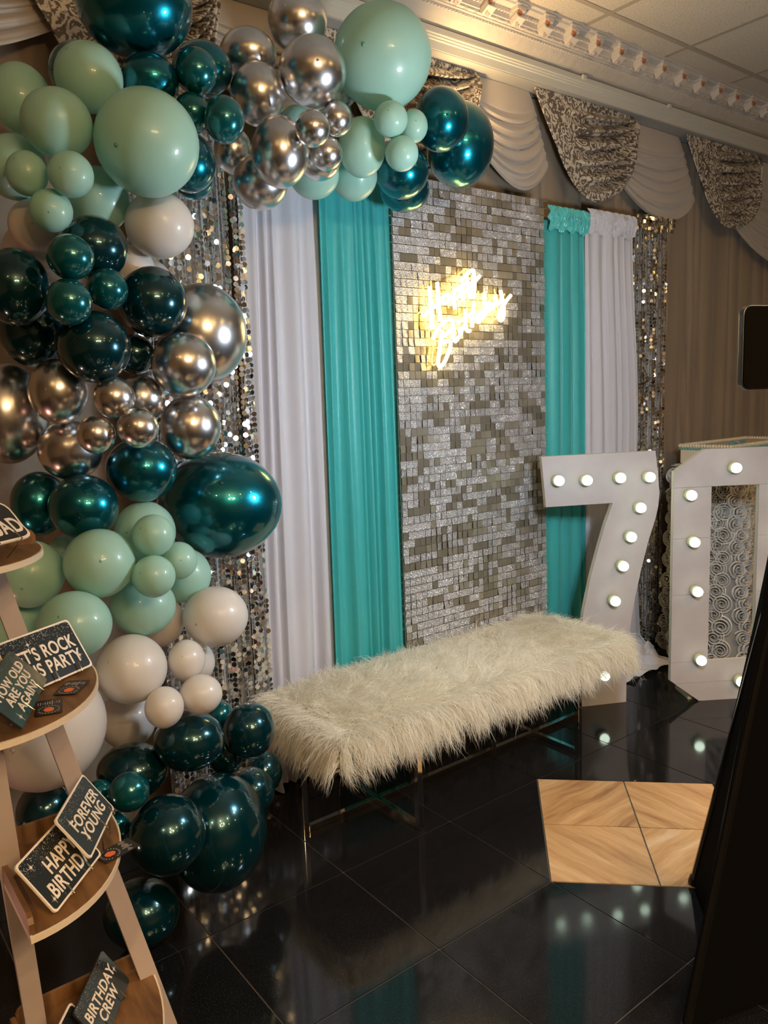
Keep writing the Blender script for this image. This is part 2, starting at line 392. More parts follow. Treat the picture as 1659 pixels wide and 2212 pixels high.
cor = [(YF, 3.022), (2.486, 3.022), (2.482, 3.028), (2.476, 3.028), (2.476, 3.034), (2.468, 3.036), (2.468, 3.042), (2.455, 3.044), (2.455, 3.05), (2.448, 3.052), (2.448, 3.088), (2.405, 3.092), (2.402, 3.1), (2.39, 3.104), (2.39, ZC-.001), (YF, ZC-.001)]
extrude_x(cor, XA, XB, 'cornice_moulding', M_CORN, SOF)
# bead courses and dentils (too small to pick apart)
beads = MB(); x = 1.0
while x < 6.6:
    beads.obox((x, 2.4815, 3.0285), ((1, 0, 0), (0, 1, 0), (0, 0, 1)), (.006, .006, .005)); x += .0185
beads.build('bead_course', M_CORN, SOF, kind='stuff')
reel = MB(); x = 1.0
while x < 6.6:
    reel.box((x, 2.4535, 3.0405), (x+.042, 2.4685, 3.0475)); reel.box((x+.048, 2.4525, 3.040), (x+.053, 2.4685, 3.048)); x += .058
reel.build('bead_and_reel_course', M_CORN, SOF, kind='stuff')
dent = MB(); x = .985
while x < 6.6:
    k = (x-.9) % .174
    if k > .05: dent.box((x, 2.436, 3.072), (x+.010, 2.4485, 3.088))
    x += .0174
dent.build('dentil_course', M_CORN, SOF, kind='stuff')
# modillion brackets
mo = MB(); mo.box((-.026, -.052, .018), (.026, 0, .034)); mo.box((-.021, -.045, -.012), (.021, 0, .018)); mo.box((-.031, -.058, .034), (.031, 0, .041))
mo.obox((0, -.026, -.012), ((1, 0, 0), (0, 1, -.5), (0, .5, 1)), (.024, .022, .012)); mo_me = mo.mesh('modillion', M_CORN)
sc_ = MB()
for t in np.linspace(0, 1, 5): sc_.obox((.012*math.sin(t*9)*.3, -.048+.03*t, .012-.034*t), ((1, .2, 0), (0, 1, -.9), (0, .9, 1)), (.017-.004*t, .009, .009))
sc_me = sc_.mesh('acanthus_leaf', M_GILD)
for k in range(34):
    x = 1.08+.174*k
    o = link('modillion', mo_me, SOF, (x, 2.448, 3.058)); link('acanthus_leaf', sc_me, o)
# added spotlight, hidden behind the arch balloons to give the cornice a warm glow
CL = empty('added_cornice_spot', (2.33, 2.452, 2.445), label='small added spotlight hidden behind the arch balloons to warm the cornice', cat='light')
MB().lathe([(.014, -.05), (.03, -.03), (.032, .03), (.028, .028)], 14).build('lamp_can', M_BLACK, CL, smooth=True)
MB().lathe([(.026, .024), (.001, .026)], 14).build('lens', M_DOWN, CL, smooth=True)
MB().box((-.012, .0, -.075), (.012, .02, -.045)).build('clamp', M_BLACK, CL)
l = bpy.data.lights.new('added_cornice_beam', 'SPOT'); l.energy = ADDED_SPOT_POWER; l.color = (1., .66, .30); l.spot_size = 2.0; l.spot_blend = 1; l.shadow_soft_size = .03
o = bpy.data.objects.new('added_cornice_beam', l); COL.objects.link(o); o.parent = CL; o.location = (0, 0, .04); o.rotation_euler = (Vector((.35, -.12, .55))).to_track_quat('-Z', 'Y').to_euler()
# ceiling clip on ledge
for xx in (3.22, 3.93): MB().box((xx-.012, YF-.03, 2.962), (xx+.014, YF-.018, 2.984)).build('clip', M_FASCIA, SOF, bevel=.002)
# chandelier hanging in the hall behind the photographer
CH = empty('chandelier', (.5, -1.5, 2.35), label='gilt chandelier with candle bulbs hanging in the hall', cat='chandelier')
MB().lathe([(.01, -.2), (.05, -.16), (.03, -.08), (.06, 0), (.03, .1), (.012, .16), (.008, ZC-2.35-.001)], 16).build('stem', M_STEEL, CH, smooth=True)
arm_me = MB().tube([(.03, 0, 0), (.15, 0, -.07), (.27, 0, -.05), (.32, 0, .03)], .007, 8).mesh('arm', M_STEEL, True)
cb_me = MB().lathe([(.001, 0), (.012, .004), (.016, .02), (.010, .04), (.001, .055)], 12).mesh('candle_bulb', M_DOWN, True)
cd_me = MB().lathe([(.018, 0), (.018, .004), (.009, .006), (.009, .05)], 10).mesh('candle', M_FASCIA, True)
for k in range(8):
    a = link('arm', arm_me, CH, rot=(0, 0, 2*PI*k/8)); link('candle', cd_me, a, (.32, 0, .035)); link('candle_bulb', cb_me, a, (.32, 0, .086))
    l = bpy.data.lights.new('candle_light', 'POINT'); l.energy = CHANDELIER_POWER; l.color = (1., .68, .37); l.shadow_soft_size = .04
    o = bpy.data.objects.new('candle_light', l); COL.objects.link(o); o.parent = CH; o.location = (.38*math.cos(2*PI*k/8), .38*math.sin(2*PI*k/8), .16)

# ------------------------------------------------------------------ lamps behind the camera
dl_ring = MB().lathe([(.075, 0), (.085, -.004), (.085, -.012), (.06, -.016), (.058, -.003)], 20).mesh('trim_ring', M_FASCIA, True)
dl_lamp = MB().lathe([(.001, -.034), (.022, -.031), (.038, -.02), (.045, -.004)], 16).mesh('lamp', M_DOWN, True)
DL = [(-1.0, -.7), (.35, -1.3), (1.7, -1.5), (3.1, -.9), (.4, -3.0), (2.0, -3.2), (3.8, -2.8), (5.4, -.6)]
for k, (x, y) in enumerate(DL):
    e = empty('ceiling_downlight', (x, y, ZC), label='round warm recessed ceiling downlight in the dark part of the hall', cat='light', group='ceiling downlights')
    link('trim_ring', dl_ring, e); link('lamp', dl_lamp, e)
    l = bpy.data.lights.new('downlight_beam', 'SPOT'); l.energy = DOWNLIGHT_POWER*4; l.color = (1., .70, .40); l.spot_size = 2.3; l.spot_blend = .7; l.shadow_soft_size = .05
    o = bpy.data.objects.new('downlight_beam', l); COL.objects.link(o); o.parent = e; o.location = (0, 0, -.05)

# ------------------------------------------------------------------ wall drapery and valance
def pleat_fn(seed, x0, x1, pitch, amp):
    r = random.Random(seed); xs = [x0]; ph = [0.0]
    while xs[-1] < x1: xs.append(xs[-1]+pitch*r.choice((.35, .5, .7, 1, 1.4, 2.1))); ph.append(ph[-1]+PI)
    am = [amp*r.uniform(.45, 1.25) for _ in xs]
    return lambda x: float(np.interp(x, xs, am))*math.sin(float(np.interp(x, xs, ph)))
def drape(name, m, xl, xr, z0, z1, y, pitch, amp, seed, parent=None, nx=240, nz=26, hem=0.0, gather=.0, **tags):
    p = pleat_fn(seed, 0, 1, pitch, amp); p2 = pleat_fn(seed+5, 0, 1, pitch*2.7, amp*.8); wv = pleat_fn(seed+9, 0, 1, .35, 1)
    def fn(u, v):
        z = z1+(z0-z1)*v
        s = .5+.5*smoothstep(0, .25, v)
        a, b = xl(v), xr(v)
        uu = u+.012*math.sin(v*5+seed)*math.sin(u*7)
        yy = y+(p(uu)*(1-gather*v)+p2(uu)*smoothstep(.2, .9, v))*s
        if hem and z < .12:
            t = smoothstep(.12, 0, z); yy -= hem*t*(.55+.45*math.sin(u*19+seed)); z = max(.004, z)+.008*t*(1+math.sin(u*31))
        return (a+(b-a)*u, yy, z)
    return MB().grid(fn, nx, nz).build(name, m, parent, smooth=True, **tags)
lin = lambda a, b, c=None: (lambda v: a+(b-a)*v)
drape('wall_drape', M_SHEER, lin(-.6, -.6), lin(3.0, 3.0), .01, 2.89, 2.685, .018, .016, 3, nx=560, nz=6, label='beige pleated sheer wall drape behind the balloons and backdrop', cat='curtain')
drape('wall_drape', M_SHEER, lin(3.0, 3.0), lin(7.6, 7.6), .01, 2.89, 2.685, .014, .016, 4, nx=700, nz=6, label='beige pleated sheer wall drape behind the cake table', cat='curtain')

def swag(name, m, x0, x1, ztop, dl, dr, sag, lx, rx, n, y0, flat, amp, uflat, skew, seed, pw=2, bul=.055, **tags):
    r = random.Random(seed)
    off = [r.uniform(-.25, .25) for _ in range(12)]
    def fn(u, v):
        L_ = (x0+lx*v*(1+.2*v), ztop-dl*v); R_ = (x1+rx*v, ztop-dr*v**1.3)
        uu = u**skew
        x = L_[0]+(R_[0]-L_[0])*u; z = L_[1]+(R_[1]-L_[1])*u-sag*(v**1.15)*(1-abs(2*uu-1)**(pw if uu > .5 else 2))
        t = max(0, (v-flat)/(1-flat))
        ph = n*t*2*PI+off[int(v*8)]*.6*t+.8*math.sin(3*u+seed)*t
        wnd = (smoothstep(uflat, uflat+.28, u) if uflat > 0 else smoothstep(0, .12, u)*.8+.2)*(.25+.75*smoothstep(1, .86, u))
        fold = amp*(math.sin(ph)+.35*math.sin(2.3*ph+seed))*wnd*smoothstep(0, .12, t)
        yy = y0-.012-bul*math.sin(PI*u)*(.25+.75*v)-.03*v+fold
        z += fold*.5
        return (x, yy, z)
    mb = MB().grid(fn, 70, 150)
    o = mb.build(name, m, smooth=True, **tags)
    so = o.modifiers.new('thickness', 'SOLIDIFY'); so.thickness = .003
    return o
ZV = 2.893
CR = 'cream crepe swag with scalloped folds'
swag('cream_swag', M_CREAM, -.35, .74, ZV, .22, .25, .18, .0, .06, 6, 2.655, .28, .013, 0, 1, 1, bul=.035, label=CR+', beyond the damask swag at the garland side', cat='swag')
swag('damask_swag', M_DAMASK, .64, 1.34, ZV, .30, .06, .27, .13, -.005, 6, 2.60, .05, .027, .22, .9, 2, pw=3.6, bul=.035, label='silver damask swag half hidden behind the mint balloons', cat='swag')
swag('cream_swag', M_CREAM, 1.27, 1.80, ZV, .22, .25, .17, .0, .08, 6, 2.655, .28, .013, 0, 1, 3, bul=.035, label=CR+', showing between giant teal and silver balloons', cat='swag')
swag('damask_swag', M_DAMASK, 1.78, 2.60, ZV, .30, .06, .27, .14, -.005, 6, 2.635, .05, .027, .22, .9, 4, pw=3.6, bul=.035, label='silver damask swag mostly covered by the big mint balloon', cat='swag')
swag('cream_swag', M_CREAM, 2.585, 2.96, ZV, .26, .33, .17, -.02, .10, 6, 2.66, .30, .013, 0, 1, 5, bul=.035, label=CR+', next to the teal balloons at the garland end', cat='swag')
swag('damask_swag', M_DAMASK, 2.93, 3.71, ZV, .31, .06, .27, .14, -.005, 6, 2.60, .05, .027, .22, .9, 6, pw=3.6, bul=.035, label='silver damask swag hanging above the aqua drape and shimmer wall', cat='swag')
swag('cream_swag', M_CREAM, 3.60, 4.20, ZV, .30, .33, .17, .0, .13, 6, 2.66, .24, .013, 0, 1, 7, bul=.035, label=CR+', hanging above the sequin curtain end', cat='swag')
swag('damask_swag', M_DAMASK, 4.18, 4.975, ZV, .31, .06, .27, .14, -.005, 6, 2.60, .05, .027, .22, .9, 8, pw=3.6, bul=.035, label='silver damask swag over the bare wall drape', cat='swag')
swag('cream_swag', M_CREAM, 4.84, 5.95, ZV, .40, .33, .27, -.10, .1, 7, 2.66, .2, .012, 0, 1, 9, bul=.035, label=CR+', deepest one, above the black tablet', cat='swag')
swag('damask_swag', M_DAMASK, 5.9, 6.7, ZV, .31, .06, .27, .14, -.005, 6, 2.60, .05, .027, .22, .9, 10, pw=3.6, bul=.035, label='silver damask swag at the far end of the valance', cat='swag')

# ------------------------------------------------------------------ backdrop
YB = 2.56
drape('white_drape', M_WHITE, lin(1.375, 1.315), lin(1.735, 1.71), .0, 2.38, YB+.024, .075, .019, 17, hem=.055, nx=260, nz=40, label='white knit backdrop drape between the sequin curtain and aqua drape by the balloons', cat='curtain')
drape('aqua_drape', M_TEAL, lin(1.685, 1.66), lin(2.03, 2.05), .0, 2.40, YB-.022, .06, .015, 12, hem=.03, label='aqua satin backdrop drape beside the balloon garland', cat='curtain')
dr = drape('aqua_drape', M_TEAL, lin(2.90, 2.90), lin(3.24, 3.25), .0, 2.30, YB-.012, .085, .013, 13, label='aqua satin backdrop drape with gathered shiny heading, behind the seven', cat='curtain')
def heading(name, m, x0, x1, z0, z1, y, seed, parent, n=26):
    p = pleat_fn(seed, 0, 1, .5/n, .009)
    def fn(u, v):
        bul = math.sin(PI*min(1, v*1.02))
        return (x0+(x1-x0)*u+.006*math.sin(9*v+u*13), y-.014*bul+p(u+.02*math.sin(5*v+u*23))*(.4+bul)+.003*math.sin(v*16+u*40), z1+(z0-z1)*v-.008*math.sin(u*24)*v)
    MB().grid(fn, 200, 16).build(name, m, parent, smooth=True)
heading('gathered_heading', M_TEALHD, 2.955, 3.25, 2.255, 2.365, YB-.03, 41, dr)
dr = drape('white_drape', M_WHITE, lin(3.245, 3.255), (lambda v: 3.635+.075*smoothstep(0, .45, v)+.05*smoothstep(.6, 1, v)), .0, 2.31, YB-.016, .055, .013, 14, hem=.10, nx=260, nz=44, label='white knit backdrop drape pooling on the floor behind the seven', cat='curtain')
heading('gathered_heading', M_WHITE, 3.257, 3.64, 2.27, 2.385, YB-.022, 43, dr)
# pooled hem of the right white drape
def pool(u, v):
    x = 3.30+.43*u; y = 2.50-.05*u-.17*v*(1-.25*u)
    f = abs(math.sin(9*u+5*v+1.5*math.sin(4*v)))
    z = .008+.12*(1-v)**2*(1-.5*u)+(.038*f+.014*math.sin(23*u-7*v))*(1-.6*v)*smoothstep(0, .12, u)*(1-.6*smoothstep(.7, 1, u))
    return (x+.03*math.sin(6*v+3*u), y-.02*f*v, max(.004, z))
MB().grid(pool, 110, 40).build('pooled_hem', M_WHITE, dr, smooth=True)
# heading of the left ones (behind the balloons)

def sequin_curtain(name, x0, x1, z0, z1, y, seed, label, want, back=.035, bx_=.07):
    r = random.Random(seed); e = empty(name, ((x0+x1)/2, y, 0), label=label, cat='curtain')
    D = .0185; step = .0192; pitch = .0172
    disc = MB(); n = 10
    disc.prism([(D/2*math.cos(2*PI*k/n), D/2*math.sin(2*PI*k/n)) for k in range(n)], .0006, (np.array([0, .0, 0]), np.array([1., 0, 0]), np.array([0, 0, 1.]), np.array([0, -1., 0])))
    dme = disc.mesh('sequin', M_SEQ)
    base = np.array(disc.v)
    items = []; threads = MB()
    ns = int((x1-x0)/pitch)
    for i in range(ns):
        xx = x0+(i+.5)*pitch; yy = y+.010*math.sin(i*1.1+seed)+r.uniform(-.005, .005); zz = z1-r.uniform(0, step); ang = r.uniform(-.4, .4)
        threads.bar((xx, yy+.001, z0), (xx, yy+.001, z1), .0014)
        sway = r.uniform(-.006, .006)
        while zz > z0+.012:
            ang = .75*ang+r.gauss(0, .33)
            if r.random() < .07: ang = r.uniform(-1.3, 1.3)
            items.append((xx+sway*math.sin(zz*2.3), yy+r.uniform(-.002, .002), zz, ang, r.gauss(0, .16)))
            zz -= step
    items.sort(key=lambda t: (0 if want(t[0], t[2]) else 1, t[0]**2+t[1]**2+(t[2]-1.5)**2))
    for t in items[:300]:
        link('sequin', dme, e, (t[0]-e.location[0], t[1]-e.location[1], t[2]), (t[4], 0, t[3]))
    rest = MB()
    for t in items[300:]:
        R = np.array(Matrix.Rotation(t[3], 3, 'Z') @ Matrix.Rotation(t[4], 3, 'X'))
        rest.add(base@R.T+np.array([t[0]-e.location[0], t[1]-e.location[1], t[2]]), disc.f)
    rest.build('sequin_strands', M_SEQ, e, kind='stuff')
    th = threads.build('threads', M_SEQBACK, e, kind='stuff'); th.location = (-e.location[0], -e.location[1], 0)
    if back:
        b = drape('mesh_backing', M_SEQBACK, lin(x0, x0), lin(x1-bx_, x1-bx_), z0, z1, y+back, .05, .008, seed+2, parent=e, nx=90, nz=4)
        b.location = (-e.location[0], -e.location[1], 0)
    return e
sequin_curtain('sequin_curtain', .95, 1.365, .02, 2.40, YB-.047, 21, 'mirror sequin strand curtain beside the balloon garland', lambda x, z: x > 1.14 and (z > 1.75 or 1.0 < z < 1.4 or .3 < z < .8))
sequin_curtain('sequin_curtain', 3.66, 4.03, .02, 2.39, YB+.032, 22, 'mirror sequin strand curtain at the free end of the backdrop', lambda x, z: True, back=.036, bx_=.01)
hd = bpy.data.objects['sequin_curtain.001']
mb = MB()
for k in range(120):
    a = rnd.uniform(3.65, 4.01); zz = rnd.uniform(2.335, 2.405)
    mb.obox((a+.012-hd.location[0], YB-.010+rnd.uniform(-.010, .010)-hd.location[1], zz), ((1, rnd.uniform(-.5, .5), 0), (rnd.uniform(-.5, .5), 1, rnd.uniform(-.6, .6)), (0, 0, 1)), (.009, .0004, .009))
mb.build('sequin_heading', M_SEQ, hd, kind='stuff')

# shimmer wall: square paillettes on a clear grid
SX0, SX1, SZ0, SZ1 = 2.015, 2.945, .03, 2.375
PW, PH = .0310, .0335
SW = empty('shimmer_wall', ((SX0+SX1)/2, YB-.04, 0), label='silver shimmer wall panel of square glitter paillettes behind the neon sign', cat='backdrop panel')
gr = MB(); nc = int((SX1-SX0)/PW); nr = int((SZ1-SZ0)/PH)
for i in range(nc+1): gr.box((SX0+i*PW-.0008, YB-.0375, SZ0), (SX0+i*PW+.0008, YB-.0355, SZ1))
for j in range(nr+1): gr.box((SX0, YB-.0372, SZ1-j*PH-.0008), (SX1, YB-.0352, SZ1-j*PH+.0008))
o = gr.build('grid', M_GRID, SW, kind='stuff'); o.location = (-SW.location[0], -SW.location[1], 0)
pm = []
for m in (M_GLITTER, M_MIRROR, M_CLEARP):
    pm.append(MB().box((-.0146, -.0005, -.0305), (.0146, .0005, 0)).mesh('paillette', m))
base = np.array([(x, y, z) for z in (-.0305, 0) for x, y in ((-.0146, -.0005), (.0146, -.0005), (.0146, .0005), (-.0146, .0005))])
pf = [(0, 3, 2, 1), (4, 5, 6, 7), (0, 1, 5, 4), (1, 2, 6, 5), (2, 3, 7, 6), (3, 0, 4, 7)]
items = []; r = random.Random(5)
def vnoise(x, y, s=11):
    def h(a, b): return random.Random(a*7919+b*104729+s).random()
    xi, yi = math.floor(x), math.floor(y); fx, fy = x-xi, y-yi
    fx = fx*fx*(3-2*fx); fy = fy*fy*(3-2*fy)
    return (h(xi, yi)*(1-fx)+h(xi+1, yi)*fx)*(1-fy)+(h(xi, yi+1)*(1-fx)+h(xi+1, yi+1)*fx)*fy
for j in range(nr):
    run = 0
    for i in range(nc):
        x = SX0+(i+.5)*PW; z = SZ1-j*PH-.001
        if run == 0:
            pg = .30+.55*vnoise(i/6., j/5.); 
            if i < nc*.42 and .35 < j/nr < .85: pg += .15
            if j/nr > .68: pg += .12
            k = 0 if r.random() < pg else (1 if r.random() < .6 else 2); run = r.choice((1, 1, 1, 1, 2, 2, 3))
        run -= 1
        items.append((x, z, k, r.gauss(-.02, .05), r.gauss(0, .09)+.16*(vnoise(i/7., j/9., 3)-.5)))
items.sort(key=lambda t: (t[0]**2+(t[1]-1.5)**2*.5))
vis = [t for t in items if t[1] > .5][:300]; visset = set((t[0], t[1]) for t in vis)
for t in vis: link('paillette', pm[t[2]], SW, (t[0]-SW.location[0], -.0015, t[1]), (t[3], 0, t[4]))
rest = [MB(), MB(), MB()]
for t in items:
    if (t[0], t[1]) in visset: continue
    R = np.array(Matrix.Rotation(t[4], 3, 'Z') @ Matrix.Rotation(t[3], 3, 'X'))
    rest[t[2]].add(base@R.T+np.array([t[0]-SW.location[0], -.0015, t[1]]), pf)
for nm, k in (('glitter_paillettes', 0), ('mirror_paillettes', 1), ('taupe_paillettes', 2)):
    rest[k].build(nm, (M_GLITTER, M_MIRROR, M_CLEARP)[k], SW, kind='stuff')

# neon sign
YN = YB-.085
def cr(pts, n=8):      # Catmull-Rom through points
    P = [np.array(p, float) for p in pts]; P = [2*P[0]-P[1]]+P+[2*P[-1]-P[-2]]; out = []
    for i in range(1, len(P)-2):
        for k in range(n):
            t = k/n; a, b, c, d = P[i-1:i+3]
            out.append(.5*((2*b)+(c-a)*t+(2*a-5*b+4*c-d)*t*t+(3*b-a-3*c+d)*t**3))
    out.append(P[-2]); return out
def npx(q): return on_y(870+q[0]/6.38, 550+q[1]/6.38, YN)
HAPPY = [('letter_h', [[(368, 440), (388, 740), (404, 1030)], [(475, 380), (500, 700), (524, 915)], [(285, 850), (380, 765), (500, 665), (560, 610)]]),
         ('letter_a', [[(640, 560), (590, 560), (545, 610), (565, 670), (620, 640), (650, 560), (655, 620)]]),
         ('letter_p', [[(690, 500), (700, 640), (722, 755)], [(695, 560), (735, 480), (785, 480), (790, 550), (725, 610)]]),
         ('letter_p', [[(790, 430), (815, 550), (840, 630)], [(800, 480), (850, 400), (900, 400), (895, 470), (830, 530)]]),
         ('letter_y', [[(880, 320), (905, 400), (960, 380), (975, 290)], [(800, 370), (870, 280), (965, 215), (985, 330), (988, 470), (965, 580), (925, 570), (935, 480), (990, 380), (1062, 292)]])]
BDAY = [('letter_b', [[(545, 1050), (515, 1260), (488, 1480), (515, 1545), (580, 1470), (640, 1320), (660, 1215), (600, 1195), (560, 1215)], [(412, 1160), (495, 1010), (595, 910), (675, 905), (690, 980), (630, 1070), (560, 1130)]]),
        ('letter_i', [[(705, 1010), (690, 1120), (725, 1195), (785, 1120)]]), ('letter_r', [[(775, 1000), (800, 1100), (820, 1020), (870, 960)]]),
        ('letter_t', [[(872, 755), (862, 900), (880, 1040), (930, 1050)], [(760, 940), (850, 880), (960, 800)]]),
        ('letter_h', [[(985, 640), (965, 830), (955, 1000)], [(955, 930), (1005, 840), (1045, 870), (1050, 950)]]),
        ('letter_d', [[(1120, 800), (1075, 790), (1060, 860), (1095, 880), (1130, 790)], [(1128, 520), (1125, 680), (1140, 850)]]),
        ('letter_a', [[(1225, 680), (1180, 670), (1155, 740), (1190, 775), (1235, 690), (1250, 760)]]),
        ('letter_y', [[(1270, 560), (1290, 680), (1340, 660), (1370, 560)], [(1345, 495), (1385, 680), (1392, 820), (1365, 905), (1325, 880), (1345, 770), (1410, 660), (1490, 560)]])]
NS = empty('neon_sign', tuple(npx((800, 900))), label='glowing yellow neon sign in script lettering reading Happy Birthday', cat='neon sign')
for word, strokes in (('happy', HAPPY), ('birthday', BDAY)):
    for nm, st in strokes:
        mb = MB(); ed = MB()
        for s in st:
            P = [npx(q) for q in cr(s, 6)]
            mb.tube([p-np.array(NS.location) for p in P], .0078, 8)
            # acrylic backing follows the stroke a little wider, behind the tube
            ed.tube([p-np.array(NS.location)+np.array([-.014, .024, .008]) for p in P], .0032, 6)
        o = mb.build(nm, M_NEON, NS, smooth=True)
        ed.build('acrylic_edge', M_NEONED, o, smooth=True)
# clear acrylic plate under the lettering, with stand-off screws
M_ACR = mat('clear_acrylic', (1, 1, 1), .02, 0, trans=1.0, ior=1.05)
c0 = np.array(NS.location)
q = [npx(p)-c0 for p in ((250, 860), (330, 420), (480, 360), (960, 180), (1080, 280), (1160, 480), (1500, 540), (1420, 900), (1240, 800), (1000, 1020), (720, 1260), (520, 1580), (440, 1500), (380, 1180))]
MB().prism([(p[0], p[2]) for p in q], .003, (np.array([0, .034, 0]), np.array([1., 0, 0]), np.array([0, 0, 1.]), np.array([0, -1., 0]))).build('acrylic_plate', M_ACR, NS)
for p in ((320, 800), (1300, 700), (560, 1300), (900, 300)):
    v = npx(p)-c0; MB().tube([v+np.array([0, .045, 0]), v+np.array([0, .026, 0])], .005, 8).build('standoff', M_STEEL, NS)

# ------------------------------------------------------------------ balloon garland
# (pixel x, y, radius x, radius y, finish, layer 0 back .. 4 front, cluster)
BL = [
 (290, 8, 130, 127, 'T', 2, 'a'), (172, 158, 68, 72, 'T', 0, 'a'), (45, 215, 70, 83, 'M', 0, 'a'), (192, 168, 76, 81, 'M', 2, 'a'),
 (123, 267, 80, 80, 'M', 3, 'a'), (318, 310, 115, 122, 'M', 4, 'a'), (32, 362, 73, 74, 'M', 1, 'a'), (58, 375, 47, 51, 'M', 3, 'a'),
 (153, 377, 51, 52, 'M', 4, 'a'), (110, 455, 49, 48, 'M', 3, 'a'), (212, 432, 70, 74, 'M', 2, 'a'),
 (76, 488, 60, 58, 'W', 1, 'a'), (68, 536, 62, 58, 'W', 0, 'a'), (345, 487, 76, 74, 'W', 2, 'a'), (288, 582, 47, 53, 'W', 1, 'a'), (324, 612, 50, 52, 'W', 0, 'a'),
 (324, 175, 64, 63, 'T', 2, 'b'), (437, 150, 66, 64, 'T', 1, 'b'), (424, 154, 46, 54, 't', 3, 'b'), (415, 244, 40, 47, 't', 3, 'b'),
 (485, 259, 44, 55, 't', 4, 'b'), (410, 352, 57, 68, 'T', 1, 'b'), (417, 390, 44, 45, 'T', 0, 'b'),
 (642, 46, 65, 74, 'S', 1, 'c'), (536, 118, 62, 61, 'S', 1, 'c'), (675, 155, 73, 82, 'S', 3, 'c'), (557, 204, 60, 73, 'S', 2, 'c'),
 (734, 188, 39, 52, 'S', 1, 'c'), (605, 329, 63, 82, 'S', 3, 'c'), (675, 278, 38, 42, 'S', 4, 'c'), (727, 257, 34, 40, 'S', 3, 'c'),
 (705, 332, 35, 39, 'S', 3, 'c'), (503, 325, 42, 53, 'S', 1, 'c'), (562, 394, 60, 63, 'S', 1, 'c'), (690, 345, 46, 48, 'S', 1, 'c'),
 (826, 124, 106, 122, 'M', 2, 'd'), (782, 319, 51, 69, 'M', 2, 'd'), (678, 376, 55, 57, 'M', 0, 'd'), (765, 380, 50, 57, 'M', 0, 'd'),
 (844, 258, 37, 41, 'M', 4, 'd'), (894, 273, 30, 38, 'M', 3, 'd'), (868, 332, 36, 40, 'M', 4, 'd'), (640, 262, 33, 36, 'M', 0, 'd'),
 (953, 259, 60, 74, 'T', 2, 'e'), (993, 314, 74, 99, 'T', 1, 'e'), (868, 371, 58, 62, 'T', 1, 'e'), (874, 411, 54, 50, 'T', 0, 'e'),
 (204, 536, 75, 72, 'T', 2, 'f'), (34, 620, 78, 87, 'T', 2, 'f'), (70, 715, 78, 79, 'T', 1, 'f'), (152, 556, 53, 51, 't', 4, 'f'),
 (149, 653, 52, 52, 't', 4, 'f'), (232, 625, 46, 47, 't', 3, 'f'), (330, 653, 76, 78, 'T', 2, 'f'), (203, 750, 82, 79, 'T', 3, 'f'), (290, 765, 45, 44, 'T', 1, 'f'),
 (438, 722, 97, 110, 'S', 1, 'g'), (397, 788, 71, 70, 'S', 3, 'g'), (126, 846, 66, 71, 'S', 2, 'g'), (18, 893, 90, 110, 'S', 1, 'g'),
 (247, 860, 46, 46, 'S', 4, 'g'), (306, 862, 52, 52, 'S', 2, 'g'), (298, 925, 46, 44, 'S', 4, 'g'), (208, 939, 43, 42, 'S', 4, 'g'),
 (412, 923, 66, 70, 'S', 2, 'g'), (152, 973, 72, 65, 'S', 2, 'g'),
 (306, 1015, 79, 70, 'T', 2, 'h'), (477, 1091, 135, 115, 'T', 1, 'h'), (85, 1088, 63, 70, 'T', 1, 'h'), (181, 1096, 78, 71, 'T', 3, 'h'),
 (313, 1150, 68, 67, 'M', 2, 'i'), (331, 1157, 47, 46, 'M', 4, 'i'), (65, 1240, 79, 73, 'M', 2, 'i'), (140, 1195, 38, 40, 'M', 0, 'i'),
 (215, 1217, 79, 75, 'M', 3, 'i'), (386, 1211, 41, 41, 'M', 3, 'i'), (332, 1245, 48, 46, 'M', 4, 'i'), (400, 1243, 57, 59, 'M', 1, 'i'),
 (309, 1310, 73, 64, 'M', 2, 'i'), (161, 1350, 84, 74, 'M', 3, 'i'), (38, 1362, 78, 76, 'M', 1, 'i'),
 (466, 1332, 71, 66, 'W', 2, 'j'), (345, 1342, 55, 55, 'W', 1, 'j'), (284, 1445, 79, 76, 'W', 3, 'j'), (403, 1426, 41, 45, 'W', 3, 'j'),
 (418, 1432, 47, 48, 'W', 1, 'j'), (434, 1500, 47, 44, 'W', 4, 'j'), (355, 1528, 43, 46, 'W', 4, 'j'), (94, 1570, 141, 140, 'W', 3, 'j'), (276, 1555, 63, 64, 'W', 1, 'j'),
 (409, 1600, 78, 67, 'T', 3, 'k'), (539, 1577, 57, 62, 'T', 2, 'k'), (488, 1624, 41, 51, 'T', 1, 'k'), (570, 1668, 40, 49, 'T', 1, 'k'),
 (541, 1710, 53, 55, 'T', 1, 'k'), (470, 1797, 108, 134, 'T', 2, 'k'), (286, 1665, 79, 63, 'T', 2, 'k'), (279, 1710, 45, 45, 't', 4, 'k'),
 (214, 1718, 32, 36, 't', 2, 'k'), (250, 1785, 32, 34, 't', 2, 'k'), (362, 1803, 84, 91, 'T', 3, 'k'), (306, 1972, 84, 80, 'T', 2, 'k'), (98, 1752, 64, 70, 'T', 1, 'k'),
 (476, 1545, 28, 32, 't', 0, 'k')]
CLB = {'a': 2.13, 'b': 2.14, 'c': 2.16, 'd': 2.2, 'e': 2.24, 'f': 2.11, 'g': 2.11, 'h': 2.11, 'i': 2.1, 'j': 2.1, 'k': 2.08}
